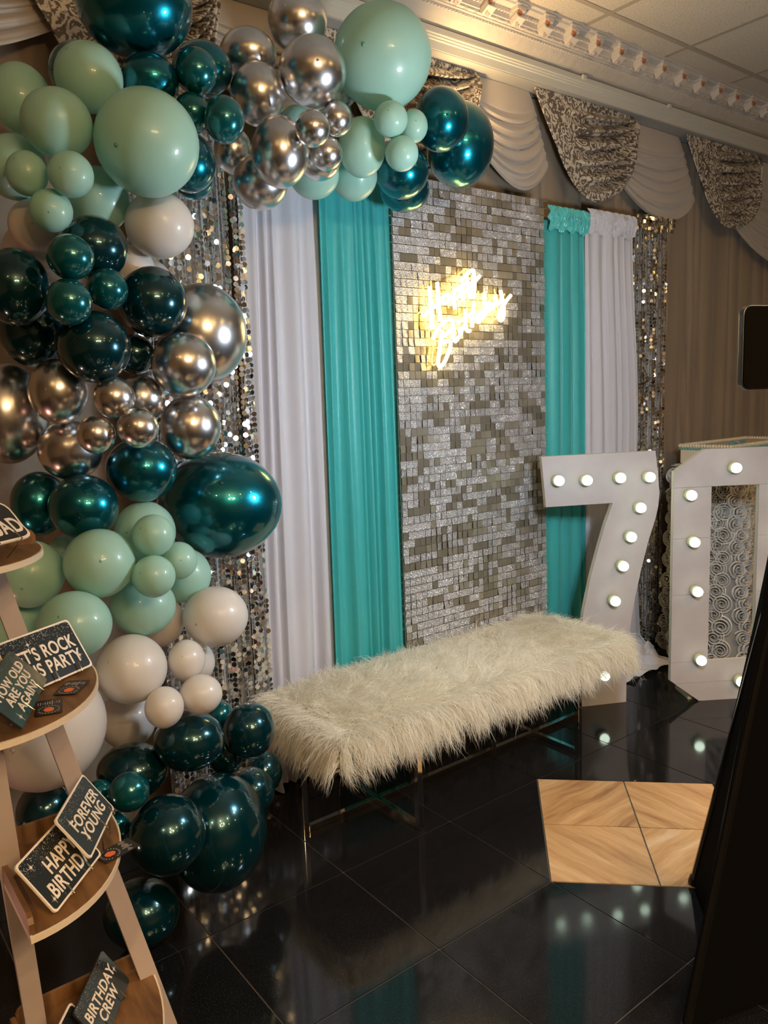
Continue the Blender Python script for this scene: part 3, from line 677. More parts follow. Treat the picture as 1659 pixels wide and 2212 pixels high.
WHERE = {'a': 'in the pale cluster under the giant teal balloon', 'b': 'between the giant teal and the silver arch balloons', 'c': 'in the silver cluster at the crest of the arch',
         'd': 'in the mint cluster beside the arch silver', 'e': 'at the free end of the arch by the swags', 'f': 'in the dark teal cluster under the upper white balloons',
         'g': 'in the silver cluster halfway down the garland', 'h': 'in the teal band under the lower silver cluster', 'i': 'in the lower mint cluster',
         'j': 'in the lower white cluster', 'k': 'in the dark teal pile on the floor'}
FIN = {'D': 'deep dark teal', 'M': 'pastel mint', 'W': 'glossy white', 'T': 'metallic teal', 't': 'see-through teal', 'S': 'chrome silver'}
SPECIAL = {
 0: 'giant metallic teal balloon crowning the garland in front of the damask swag', 1: 'metallic teal balloon tucked behind a large upper mint balloon',
 2: 'mint balloon next to the cream swag, farthest from the arch', 3: 'mint balloon directly under the giant crowning teal balloon', 4: 'mint balloon wedged against the largest round mint balloon, above three small mint ones',
 5: 'largest round mint balloon, above the upper white balloons', 6: 'mint balloon behind the small mint trio, against the wall drape', 7: 'small mint balloon of the trio, nearest the wall drape', 8: 'small mint balloon of the trio, touching the largest round mint balloon',
 9: 'small mint balloon of the trio, resting over the dark teal cluster', 10: 'mint balloon between the small mint trio and the upper white balloon',
 11: 'beige-lit white balloon under the small mint trio', 12: 'beige-lit white balloon resting on the dark teal cluster', 13: 'large white balloon under the largest mint balloon, by the sequin curtain', 14: 'white balloon peeking out between white and dark teal balloons', 15: 'white balloon mostly hidden behind another, beside the sequin curtain',
 16: 'metallic teal balloon between the crowning giant and the largest round mint balloon', 17: 'metallic teal balloon behind a small see-through teal one, beside the arch silver', 18: 'see-through teal balloon pressed onto a bigger teal one near the arch silver', 19: 'see-through teal balloon squeezed between two other see-through teal balloons',
 20: 'see-through teal balloon touching the silver cluster of the arch', 21: 'metallic teal balloon behind the edge of the largest round mint balloon', 22: 'metallic teal balloon hanging lowest over the sequin curtain top',
 23: 'topmost chrome silver balloon under the soffit', 24: 'chrome silver balloon next to the see-through teal balloons and the cream swag', 25: 'biggest chrome silver balloon of the arch, over the small silver trio', 26: 'tall oval chrome silver balloon beside the see-through teal trio', 27: 'chrome silver balloon half hidden behind the biggest silver and the giant mint oval',
 28: 'long chrome silver balloon hanging over the white drape top', 29: 'small chrome silver balloon of the arch trio, facing out in the middle', 30: 'small chrome silver balloon of the arch trio, against the giant mint oval', 31: 'small chrome silver balloon of the arch trio, lowest of the three',
 32: 'chrome silver balloon behind the teal ones, above the sequin curtain', 33: 'lowest chrome silver balloon of the arch, against the white drape', 34: 'chrome silver balloon peeking out below the small arch trio',
 35: 'giant oval mint balloon at the crest of the arch against the cornice', 36: 'oval mint balloon under the giant mint oval, beside the small silver trio', 37: 'mint balloon hanging over the white and aqua drape seam', 38: 'mint balloon hanging over the aqua drape', 39: 'small mint balloon of the arch trio, on the giant mint oval', 40: 'small mint balloon of the arch trio, touching a teal balloon', 41: 'small mint balloon of the arch trio, lowest of the three',
 42: 'mint balloon barely showing through a gap in the silver cluster', 43: 'teal balloon between the small mint trio and the largest teal of the arch end', 44: 'largest teal balloon at the free end of the arch by the swags', 45: 'teal balloon under the small mint trio, over the shimmer wall corner', 46: 'lowest teal balloon of the arch, against the shimmer wall',
 47: 'dark teal balloon under the small mint trio, atop its cluster', 48: 'dark teal balloon beside the see-through trio, against the wall drape', 49: 'dark teal balloon above the gold-lit silver, under another dark teal', 50: 'upper see-through teal balloon of the trio in the dark teal cluster', 51: 'see-through teal balloon with a dark nozzle dot in the dark teal cluster', 52: 'see-through teal balloon wedged between the dark teal balloons',
 53: 'dark teal balloon in front of the largest chrome silver balloon', 54: 'dark teal balloon resting on the small silver balloons', 55: 'dark teal balloon squeezed behind two dark teal ones above small silver ones',
 56: 'largest chrome silver balloon, touching the sequin curtain halfway up', 57: 'chrome silver balloon in front of the largest silver one', 58: 'chrome silver balloon under the dark teal cluster, lit gold', 59: 'large chrome silver balloon by the wall drape, lit gold', 60: 'small chrome silver balloon directly under the dark teal balloons', 61: 'chrome silver balloon behind two small silver ones',
 62: 'small chrome silver balloon resting on a teal balloon', 63: 'small chrome silver balloon over the gold-lit lower silver one', 64: 'chrome silver balloon above the giant teal bulge, by the sequins', 65: 'lowest chrome silver balloon of the garland, above two teal ones',
 66: 'teal balloon between the small silver ones and the lower mint cluster', 67: 'giant metallic teal balloon bulging over the white drape', 68: 'teal balloon by the wall drape above the shaped Squad sign', 69: 'teal balloon with dark nozzle dot, above the lower mint cluster',
 70: 'mint balloon tucked under the teal band, behind a small mint one', 71: 'topmost small mint balloon of the lower trio', 72: 'mint balloon behind the top tray of the tiered shelf', 73: 'mint balloon barely showing behind two larger mint ones', 74: 'mint balloon under the teal balloon with the nozzle dot', 75: 'small mint balloon of the lower trio, under the giant teal bulge', 76: 'lowest small mint balloon of the lower trio',
 77: 'mint balloon behind the small lower trio, by the sequin curtain', 78: 'mint balloon over the white balloons, under the small lower trio', 79: "mint balloon above the Let's Rock sign", 80: 'mint balloon behind the shelf leg',
 81: 'large white balloon in front of the sequin curtain', 82: 'white balloon peeking out beneath the lowest mint balloon', 83: "large white balloon beside the Let's Rock sign", 84: 'small white balloon on top of the white trio', 85: 'white balloon hidden behind the small white trio', 86: 'small white balloon of the trio, next to the dark teal pile and sequins', 87: 'small white balloon of the trio, hanging lowest',
 88: 'giant white balloon behind the tiered shelf', 89: 'white balloon in shade between the giant white and the small white trio',
 90: 'dark teal balloon under the small white trio', 91: 'dark teal balloon touching the fur of the bench', 92: 'small dark teal balloon squeezed between larger dark ones near the bench', 93: 'dark teal balloon against the white drape hem', 94: 'dark teal balloon in front of the drape hem, beside the floor giant', 95: 'giant dark teal balloon standing on the floor next to the bench',
 96: 'dark teal balloon under the shaded white balloon', 97: 'small see-through teal balloon in front of the dark teal pile', 98: 'small see-through teal balloon behind the Forever Young sign', 99: 'small see-through teal balloon at the rim of the shelf tray', 100: 'dark teal balloon leaning on the floor giant', 101: 'lowest dark teal balloon lying on the floor by the shelf leg', 102: 'dark teal balloon beneath the giant white balloon', 103: 'small see-through teal balloon peeking out below the sequin curtain'}
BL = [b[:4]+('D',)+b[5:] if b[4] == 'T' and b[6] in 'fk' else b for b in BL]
n = len(BL); A = np.array([(b[0], b[1], b[2], b[3]) for b in BL], float); LAY = np.array([b[5] for b in BL]); ORD = LAY*1000+np.arange(n)
RY = np.array([ray(x, y) for x, y in A[:, :2]])
ax = (A[:, 0]-IW/2)/FPX; ay = (A[:, 1]-IH/2)/FPX
rxw = A[:, 2]/FPX/np.sqrt(1+ax**2); ryw = A[:, 3]/FPX/np.sqrt(1+ay**2); rm = (rxw+ryw)/2
Y0 = np.array([CLB[b[6]] for b in BL])+.10-.075*LAY
D = Y0/RY[:, 1]
def clampD(D):
    for i in range(n):
        for _ in range(40):
            c = CAM+RY[i]*D[i]; r_ = rm[i]*D[i]; lim = 2.485 if c[0]+r_ > .93 else 2.6
            if c[2] > 2.3: lim = 2.52
            if c[1]+r_ > lim or c[2]-ryw[i]*D[i] < .004: D[i] -= .008
            else: break
        for _ in range(40):
            c = CAM+RY[i]*D[i]
            if c[1]-rm[i]*D[i] < 1.62 and c[2] < 1.45 and c[0] < .62: D[i] += .008
            else: break
    return D
for it in range(420):
    P = CAM+RY*D[:, None]; R_ = rm*D
    dD = np.zeros(n)
    dist = np.linalg.norm(P[:, None]-P[None], axis=2); need = .97*(R_[:, None]+R_[None])
    for i, j in np.argwhere((dist < need) & (np.arange(n)[:, None] < np.arange(n)[None])):
        a, b = (i, j) if ORD[i] > ORD[j] else (j, i)      # a is in front
        push = min(.02, (need[i, j]-dist[i, j])*.35)
        dD[a] -= push; dD[b] += push
    D = clampD(D+dD*.7)
bm_ = MB(); prof = []
NB = 22
for k in range(NB+1):
    t = PI*k/NB; z = -math.cos(t); r_ = math.sin(t)*(1-.05*(z < 0)*z*z)
    prof.append((max(r_, .0005), z))
bal_mb = MB().lathe(prof, 36)
bal_me = {k: bal_mb.mesh('balloon', m, True) for k, m in M_B.items()}
kn = MB().lathe([(.012, .0), (.05, .03), (.03, .08), (.075, .15), (.085, .17), (.01, .175)], 10)
kn_me = {k: kn.mesh('knot', m, True) for k, m in M_B.items()}
nub_me = {}
for k, c in (('M', (.16, .42, .33)), ('W', (.55, .5, .46)), ('T', (.0, .03, .03)), ('t', (.0, .04, .04)), ('D', (.0, .01, .01)), ('S', (.3, .3, .3))):
    nub_me[k] = MB().lathe([(.045, -.004), (.03, .006), (.001, .012)], 10).mesh('nub', mat('nub_latex_'+FIN[k].replace(' ', '_'), c, .35), True)
BAX = Matrix((Vector(RIGHT), Vector(FWD), Vector(-DOWN))).transposed()
SZN = lambda r_: 'small' if r_ < .075 else ('medium' if r_ < .105 else 'large')
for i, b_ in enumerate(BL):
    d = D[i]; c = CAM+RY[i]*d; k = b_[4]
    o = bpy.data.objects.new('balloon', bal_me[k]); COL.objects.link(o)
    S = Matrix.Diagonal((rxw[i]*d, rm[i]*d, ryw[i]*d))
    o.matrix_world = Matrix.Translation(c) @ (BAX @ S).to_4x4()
    tag(o, SPECIAL.get(i, '%s %s balloon %s' % (SZN(rm[i]*d), FIN[k], WHERE[b_[6]])), 'balloon', 'balloons '+WHERE[b_[6]])
    q = link('knot', kn_me[k], o); dirv = Vector((rnd.uniform(-.5, .5), 1, rnd.uniform(-.6, .3))).normalized()
    q.location = dirv*.97; q.rotation_euler = dirv.to_track_quat('Z', 'Y').to_euler()
    if rnd.random() < .55:
        dirv = Vector((rnd.uniform(-.55, .4), -1, rnd.uniform(-.5, .5))).normalized()
        q = link('nub', nub_me[k], o); q.location = dirv*.997; q.rotation_euler = dirv.to_track_quat('Z', 'Y').to_euler()

# ------------------------------------------------------------------ fur bench
BX0, BX1, BY, HW = 1.285, 2.80, 2.225, .260
BEN = empty('fur_bench', ((BX0+BX1)/2, BY, 0), label='long bench with shaggy ivory fur seat on chrome cross legs', cat='bench')
bo = np.array([(BX0+BX1)/2, BY, 0]); x1, x2 = 1.612, 2.478; ST = .022
def bpart(nm, segs, m=M_CHROME):
    mb = MB()
    for a, b in segs: mb.bar(np.array(a)-bo, np.array(b)-bo, ST)
    return mb.build(nm, m, BEN, bevel=.0015)
h = ST/2
bpart('centre_rail', [((BX0+ST, BY, h), (BX1-ST, BY, h))])
for xx in (x1, x2): bpart('cross_rail', [((xx, BY-HW+ST, h+.0003), (xx, BY+HW-ST, h+.0003))])
for p in ((BX0+h, BY), (BX1-h, BY), (x1, BY-HW+h), (x1, BY+HW-h), (x2, BY-HW+h), (x2, BY+HW-h)):
    bpart('leg', [((p[0], p[1], 0), (p[0], p[1], .36))])
bpart('seat_rail', [((BX0, BY, .349), (BX1, BY, .349))])
# cushion: rounded slab
SXH, SYH, ZB, ZT = (BX1-BX0)/2+.005, HW+.005, .345, .425
def seat_pt(u, v):     # rounded superellipse slab, u around, v bottom->top->centre
    a = 2*PI*u; e = .35
    cxs, sns = math.cos(a), math.sin(a)
    return np.array([SXH*math.copysign(abs(cxs)**.35, cxs), SYH*math.copysign(abs(sns)**.6, sns)])
def slab(u, v):
    p = seat_pt(u, v)
    if v < .25: k, z = .97, ZB+(ZT-.03-ZB)*v/.25
    elif v < .45: t = (v-.25)/.2; k, z = .97-.05*(1-math.cos(t*PI/2)), ZT-.03+.03*math.sin(t*PI/2)
    else: t = (v-.45)/.55; k, z = .92*(1-t), ZT+.006*math.sin(t*PI)
    return (p[0]*k, p[1]*k, z)
MB().grid(slab, 72, 20).build('seat_cushion', M_SEAT, BEN, smooth=True)
# fur: clumped tapering strands
nr_ = np.random.RandomState(3)
V = []; F = []
def strands(base, nrm, tip_dir, length, width, droop):
    pts = []
    curl = nr_.randn(3)*.28; ph = nr_.rand()*6
    segs = 5; p = base.copy(); p[1] = min(p[1], SYH-.022 if p[0] < -.645 else SYH); d = nrm.copy(); out = [p.copy()]
    for s in range(segs):
        d = d*(1-.45)+tip_dir*.45; d /= np.linalg.norm(d); d[2] -= droop; d /= np.linalg.norm(d)
        p = p+(d+curl*math.sin(s*2.1+ph))*length/segs; p[1] = min(p[1], (SYH-.022 if p[0] < -.645 else SYH+.010)+.004*nr_.rand()); out.append(p.copy())
    side = np.cross(out[-1]-out[0], nr_.randn(3)); side /= np.linalg.norm(side)+1e-9
    o = len(V)
    for s in range(segs):
        w_ = width*(1-s/segs)**.6; V.append(out[s]-side*w_); V.append(out[s]+side*w_)
    V.append(out[segs])
    for s in range(segs-1): F.append((o+2*s, o+2*s+1, o+2*s+3, o+2*s+2))
    F.append((o+2*segs-2, o+2*segs-1, o+2*segs))
perim = 2*(2*SXH+2*SYH); top_area = 4*SXH*SYH
nclump = 3000
for c in range(nclump+620):
    if c >= nclump:            # rim: strands spilling over the edge
        s = nr_.rand()*(4*SXH+4*SYH)
        if s < 2*SXH: bx, by, nrm = -SXH+s, -SYH, np.array([0, -1., 0])
        elif s < 2*SXH+2*SYH: bx, by, nrm = SXH, -SYH+(s-2*SXH), np.array([1., 0, 0])
        elif s < 4*SXH+2*SYH: bx, by, nrm = SXH-(s-2*SXH-2*SYH), SYH, np.array([0, 1., 0])
        else: bx, by, nrm = -SXH, SYH-(s-4*SXH-2*SYH), np.array([-1., 0, 0])
        bx, by = bx*.985-nrm[0]*.03, by*.985-nrm[1]*.03; bz = ZT+.002; o_ = nrm.copy(); nrm = nrm*.4+np.array([0, 0, 1.])
        td = o_*1.0+np.array([0, 0, -.25])+nr_.randn(3)*.35; droop = .24; L0 = nr_.uniform(.085, .125); sp = .017
    elif nr_.rand() < .56:       # top
        bx, by = nr_.uniform(-SXH, SXH)*.99, nr_.uniform(-SYH, SYH)*.98
        bz = ZT+.001; nrm = np.array([0, 0, 1.])
        ex = max(0, abs(bx)-(SXH-.07))/.07*np.sign(bx); ey = max(0, abs(by)-(SYH-.07))/.07*np.sign(by)
        flow = np.array([-.15+.9*math.sin(3.1*bx+2)*.6, -.55+.5*math.cos(5*bx+3*by), 0])+nr_.randn(3)*.55
        td = np.array([flow[0]+ex*1.3, flow[1]+ey*1.3, .18+.25*nr_.rand()]); droop = .10+.12*(abs(ex)+abs(ey)); L0 = nr_.uniform(.05, .085); sp = .016
    else:                      # sides
        u = nr_.rand(); s = u*(2*SXH+2*SYH)*2
        if s < 2*SXH: bx, by, nrm = -SXH+s, -SYH, np.array([0, -1., 0])
        elif s < 2*SXH+2*SYH: bx, by, nrm = SXH, -SYH+(s-2*SXH), np.array([1., 0, 0])
        elif s < 4*SXH+2*SYH: bx, by, nrm = SXH-(s-2*SXH-2*SYH), SYH, np.array([0, 1., 0])
        else: bx, by, nrm = -SXH, SYH-(s-4*SXH-2*SYH), np.array([-1., 0, 0])
        bz = nr_.uniform(ZB+.005, ZT); nrm = nrm+np.array([0, 0, .25])
        td = nrm*.35+np.array([0, 0, -1.0])+nr_.randn(3)*.22; droop = .13; L0 = nr_.uniform(.07, .115); sp = .014
    if by > SYH*.9: L0 *= .6
    td = td/np.linalg.norm(td); clen = L0
    k = int(nr_.uniform(13, 28))
    for s in range(k):
        off = nr_.randn(3)*sp; 
        if abs(nrm[2]) > .9: off[2] = 0
        elif c >= nclump: off[2] = 0
        elif abs(nrm[1]) > .5: off[1] = 0
        else: off[0] = 0
        p = np.array([np.clip(bx+off[0], -SXH, SXH), np.clip(by+off[1], -SYH, SYH), min(bz+off[2], ZT)])
        t2 = td*clen-off*.75; t2 /= np.linalg.norm(t2)
        strands(p, nrm/np.linalg.norm(nrm)+nr_.randn(3)*.3, t2+nr_.randn(3)*.10, clen*nr_.uniform(.65, 1.12), .0009, droop*nr_.uniform(.5, 1.4))
me = bpy.data.meshes.new('fur'); me.from_pydata([tuple(v) for v in V], [], F); me.materials.append(M_FUR)
me.polygons.foreach_set('use_smooth', [True]*len(me.polygons)); me.update()
link('fur', me, BEN, kind='stuff')

# ------------------------------------------------------------------ marquee numbers
def plane_of(pa, pb):
    a, b = on_z(*pa), on_z(*pb); u = (b-a)/np.linalg.norm(b-a); nrm = np.array([u[1], -u[0], 0.0])   # faces the camera side
    if np.dot(nrm, -a) < 0: nrm = -nrm
    return a, u, nrm
bulb_me = MB().lathe([(.0225, .030), (.0235, .038), (.0215, .047), (.015, .054), (.007, .0575), (.0005, .0585)], 20).mesh('bulb', M_BULB, True)
coll_me = MB().lathe([(.0262, 0), (.0262, .022), (.0245, .030), (.0225, .032)], 20).mesh('bulb_collar', M_BULBB, True)
def marquee(name, outline, inner, bulbs, pa, pb, label, depth=.022, seams=(), shift=(0, 0, 0)):
    a, u, nrm = plane_of(pa, pb); Z = np.array([0, 0, 1.])
    loc = lambda px: (lambda p: (float(np.dot(p-a, u)), float(p[2])))(on_plane(px[0], px[1], a, nrm))
    O = [loc(p) for p in outline] if outline and isinstance(outline[0][0], (int, float)) and outline[0][0] > 20 else outline
    zmin = min(q[1] for q in O)
    O = [(q[0], max(0.0, q[1]) if q[1] < .02 else q[1]) for q in O]
    e = empty(name, tuple(a+np.array(shift)), label=label, cat='marquee number')
    rot = Matrix((Vector(u), Vector(Z), Vector(nrm))).transposed()   # local x,y,z -> u, Z, normal
    e.rotation_euler = rot.to_euler()
    # e local: x along the face, y up, z toward the viewer
    def body(poly, hole, z0, z1, nm, m):
        mb = MB()
        if not hole: mb.prism(poly, z1-z0, (np.array([0, 0, z0]), np.array([1., 0, 0]), np.array([0, 1., 0]), np.array([0, 0, 1.])))
        else:
            k = len(poly); V = [(p[0], p[1], z) for z in (z0, z1) for p in poly]+[(p[0], p[1], z) for z in (z0, z1) for p in hole]
            F = []
            for i in range(k):
                j = (i+1) % k
                F += [(i, j, k+j, k+i), (2*k+j, 2*k+i, 3*k+i, 3*k+j), (k+i, k+j, 3*k+j, 3*k+i), (j, i, 2*k+i, 2*k+j)]
            mb.add(V, F)
        return mb.build(nm, m, e)
    body(O, inner, -depth, -.0005, 'box_sides', M_MARQS)
    return e, loc, O, body
Z8 = lambda x, y: (1140+x/3.16, 900+y/3.16)
out7 = [Z8(*p) for p in ((360, 2012), (672, 1972), (675, 1780), (692, 1500), (725, 1300), (778, 1050), (830, 850), (872, 720), (895, 620), (903, 530), (893, 390), (875, 238), (85, 282), (118, 630), (580, 600), (530, 740), (478, 920), (430, 1100), (398, 1250), (374, 1370), (364, 1520))]
e7, loc7, O7, body7 = marquee('marquee_number', out7, None, None, (1255, 1536), (1352, 1525), 'white wooden marquee number seven with light bulbs, behind the bench end', shift=(.045, .035, 0))
# bottom edge level with the floor
O7[0] = (O7[0][0], 0.0); O7[1] = (O7[1][0], 0.0)
def halves(poly, e, body, cuts, nm='face_board'):
    body(poly, None, 0, .004, nm, M_MARQ)
body7(O7, None, 0, .005, 'face_board', M_MARQ)
for q in ((190, 440), (383, 437), (613, 420), (815, 415), (752, 625), (687, 825), (632, 1025), (577, 1265), (505, 1776)):
    p = loc7(Z8(q[0]-4, q[1]+2)); c_ = link('bulb_collar', coll_me, e7, (p[0], p[1], .005)); link('bulb', bulb_me, c_)
# zero: symmetric chamfered frame
e0, loc0, _, body0 = marquee('marquee_number', [(0, 0), (1, 0), (1, 1)], None, None, (1508, 1513), (1590, 1508), 'white wooden marquee number zero with light bulbs, in front of the cake table')
for ch in list(e0.children): bpy.data.objects.remove(ch, do_unlink=True)
Lq = [loc0(Z8(*p)) for p in ((1075, 228), (945, 380), (1020, 1800), (1165, 1938), (1210, 478), (1560, 470), (1265, 1662))]
xl = (Lq[1][0]+Lq[2][0])/2; ch = Lq[3][0]-xl; zt = Lq[0][1]; zc = Lq[1][1]; ci = (Lq[4][0]+Lq[6][0])/2; ri = Lq[5][0]+.012; xr = ri+(ci-xl); zit = Lq[4][1]; zib = Lq[6][1]
zcb = max(.06, Lq[2][1])
O0 = [(xl+ch, 0), (xr-ch, 0), (xr, zcb), (xr, zc), (xr-ch, zt), (xl+ch, zt), (xl, zc), (xl, zcb)]
I0 = [(ci, zib), (ri, zib), (ri, zib+.001), (ri, zit-.001), (ri, zit), (ci, zit), (ci, zit-.001), (ci, zib+.001)]
body0(O0, I0, -.022, -.0005, 'box_sides', M_MARQS)
# face planks with thin seams between them
def plank(poly): body0(poly, None, 0, .005, 'face_plank', M_MARQ)
gp = .0012
plank([(xl+ch, 0), (xr-ch, 0), (xr-.02, zcb-.02*zcb/ch if ch else 0), (xl+.02, zcb-.02*zcb/ch)])
y1 = zcb-.02*zcb/ch+gp
plank([(xl+.02, y1), (xr-.02, y1), (xr, zcb+gp), (xr, zib), (xl, zib), (xl, zcb+gp)])
for zz0, zz1 in ((zib+gp, zib+.33), (zib+.33+gp, zib+.60), (zib+.60+gp, zit)):
    plank([(xl, zz0), (ci, zz0), (ci, zz1), (xl, zz1)]); plank([(ri, zz0), (xr, zz0), (xr, zz1), (ri, zz1)])
plank([(xl, zit+gp), (xr, zit+gp), (xr, zc), (xr-ch, zt), (xl+ch, zt), (xl, zc)])
b0 = [loc0(Z8(*q)) for q in ((1393, 345), (1092, 530), (1113, 848), (1133, 1182), (1158, 1646), (1428, 1790))]
b0 += [(xl+xr-p[0], p[1]) for p in b0[1:5]]
for p in b0:
    c_ = link('bulb_collar', coll_me, e0, (p[0], p[1], .005)); link('bulb', bulb_me, c_)

for e_, x_ in ((e7, .12), (e0, xl+.12), (e0, xr-.12)):
    MB().add([(x_-.02, 0, -.022), (x_-.02, 0, -.17), (x_-.02, .30, -.022), (x_+.0, 0, -.022), (x_+.0, 0, -.17), (x_+.0, .30, -.022)], [(0, 1, 2), (5, 4, 3), (0, 3, 4, 1), (1, 4, 5, 2), (2, 5, 3, 0)]).build('back_brace', M_MARQS, e_)
# ------------------------------------------------------------------ cake table with rosette cloth
TX0, TX1, TY0, TY1, TH = 4.0, 5.2, 2.18, 2.505, 1.06
CT_ = empty('cake_table', ((TX0+TX1)/2, (TY0+TY1)/2, 0), label='tall cake table under an ivory satin rosette cloth, behind the zero', cat='table')
co = np.array(CT_.location)
MB().box(np.array((TX0+.02, TY0+.02, TH-.03))-co, np.array((TX1-.02, TY1-.02, TH-.002))-co).build('tabletop', M_MARQS, CT_)
for xx in (TX0+.08, TX1-.08):
    for yy in (TY0+.08, TY1-.08): MB().tube([np.array((xx, yy, 0))-co, np.array((xx, yy, TH-.03))-co], .016, 8).build('leg', M_STEEL, CT_)
# cloth outline around the table, flaring and rippling toward the hem
def clothpt(s, z, out=0.0):
    W_, H_ = TX1-TX0, TY1-TY0; per = 2*(W_+H_); s = (s % 1)*per
    fl = (.02+.17*(1-z/TH)**1.3)
    rip = .022*math.sin(s*11)*(1-z/TH)
    if s < W_: p, nn = np.array([TX0+s, TY0]), np.array([0, -1.])
    elif s < W_+H_: p, nn = np.array([TX1, TY0+s-W_]), np.array([1., 0])
    elif s < 2*W_+H_: p, nn = np.array([TX1-(s-W_-H_), TY1]), np.array([0, 1.])
    else: p, nn = np.array([TX0, TY1-(s-2*W_-H_)]), np.array([-1., 0])
    if nn[1] > 0: fl = .004; rip = 0
    if nn[0] < -.5 and p[1] > 2.4: fl *= .45; rip *= .3
    # blend the normal round the corners
    cxm, cym = (TX0+TX1)/2, (TY0+TY1)/2
    for cxx in (TX0, TX1):
        for cyy in (TY0, TY1):
            dd = np.linalg.norm(p-np.array([cxx, cyy]))
            if dd < .18 and cyy < cym:
                dv = np.array([np.sign(cxx-cxm), np.sign(cyy-cym)])/math.sqrt(2); t = 1-dd/.18; nn = nn*(1-t*.7)+dv*t*.7; nn = nn/np.linalg.norm(nn)
    p = p+nn*(fl+rip+out)
    return np.array([p[0], min(p[1], 2.645), z]), np.array([nn[0], nn[1], 0])
cl = MB().grid(lambda u, v: clothpt(u, TH-(TH-.012)*v)[0]-co, 200, 30)
cloth = cl.build('tablecloth', M_ROSEB, CT_, smooth=True)
MB().box(np.array((TX0-.015, TY0-.015, TH-.002))-co, np.array((TX1+.015, TY1+.015, TH+.002))-co).build('cloth_top', M_ROSEB, CT_)
# rosettes: coiled satin ribbon
def rosette(seed):
    r = random.Random(seed); mb = MB()
    turns = 3.4; n_ = 84; V = []; F = []
    for i in range(n_+1):
        t = i/n_; a = 2*PI*turns*t+r.uniform(-.05, .05); rad = .004+.034*t*(1+.03*math.sin(1.7*a+seed))
        hgt = .024*(1-t)**.7+.013+.003*math.sin(a*2.5+seed)
        V.append((rad*math.cos(a), rad*math.sin(a), .0)); V.append((rad*1.06*math.cos(a+.05)+.001, rad*1.06*math.sin(a+.05), hgt)); V.append((rad*1.22*math.cos(a+.1), rad*1.22*math.sin(a+.1), hgt*.62))
    for i in range(n_):
        for k in range(2): F.append((3*i+k, 3*i+3+k, 3*i+4+k, 3*i+1+k))
    mb.add(V, F); return mb.mesh('rosette', M_ROSE, True)
ros = [rosette(s) for s in range(4)]
per = 2*((TX1-TX0)+(TY1-TY0)); rows = 18
rr = random.Random(8); RO = []
for j in range(rows):
    z = .045+j*.060
    if z > TH-.02: break
    ncol = int(per*1.1/.05)
    for i in range(ncol):
        s = (i+.5*(j % 2))/ncol
        p, nn = clothpt(s, z, .0015)
        if nn[1] > .3: continue
        up = Vector((nn[0], nn[1], .16)).normalized(); q = up.to_track_quat('Z', 'Y').to_matrix() @ Matrix.Rotation(rr.uniform(0, 6.28), 3, 'Z')
        RO.append((p-co, q, rr.uniform(1.05, 1.35), rr.randrange(4)))
RO.sort(key=lambda t: t[0][0]**1+.3*t[0][1])
for p, q, k, m_ in RO[:300]:
    o = link('rosette', ros[m_], cloth, p, q.to_euler()); o.scale = (k, k, k)
extra = MB()
for p, q, k, m_ in RO[300:]:
    V_ = np.array([v.co[:] for v in ros[m_].vertices])*k; extra.add(V_@np.array(q).T+p, [tuple(f.vertices) for f in ros[m_].polygons])
if extra.v: extra.build('far_rosettes', M_ROSE, cloth, smooth=True, kind='stuff')
# sheet cake
CK = empty('sheet_cake', (4.37, 2.345, TH+.0025), label='ivory sheet cake with piped teal border and flowers on the tall table', cat='cake')
MB().box((-.36, -.17, 0), (.42, .17, .006)).build('cake_board', M_FASCIA, CK)
MB().box((-.34, -.15, .006), (.40, .15, .105)).build('cake_body', M_ICING, CK, bevel=.008)
for nm, m, zz, rad in (('piped_border', M_ICING, .108, .011), ('teal_border', M_ICETEAL, .092, .008)):
    mb = MB(); pts = []
    for (x0, y0), (x1_, y1_) in (((-.34, -.15), (.40, -.15)), ((.40, -.15), (.40, .15)), ((.40, .15), (-.34, .15)), ((-.34, .15), (-.34, -.15))):
        L_ = math.hypot(x1_-x0, y1_-y0); k = int(L_/.016)
        for i in range(k):
            t = i/k; c_ = (x0+(x1_-x0)*t, y0+(y1_-y0)*t, zz)
            mb.lathe([(.002, -rad), (rad*.8, -rad*.5), (rad, 0), (rad*.6, rad*.7), (.001, rad*1.1)], 6, c_)
    mb.build(nm, m, CK, kind='stuff')
for k, (dx, m) in enumerate(((-.30, M_ICEBLUE), (-.265, M_ICEYEL), (-.235, M_ICEBLUE), (-.2, M_ICETEAL), (-.33, M_ICETEAL))):
    mb = MB()
    for a in range(5):
        an = 2*PI*a/5+k; mb.lathe([(.001, -.004), (.009, 0), (.006, .006), (.001, .008)], 7, (.011*math.cos(an), .011*math.sin(an), .004))
    mb.lathe([(.001, 0), (.006, .006), (.001, .012)], 7, (0, 0, .004))
    o = mb.build('icing_flower', m, CK, smooth=True); o.location = (dx, -.15+.012*(k % 2), .122)

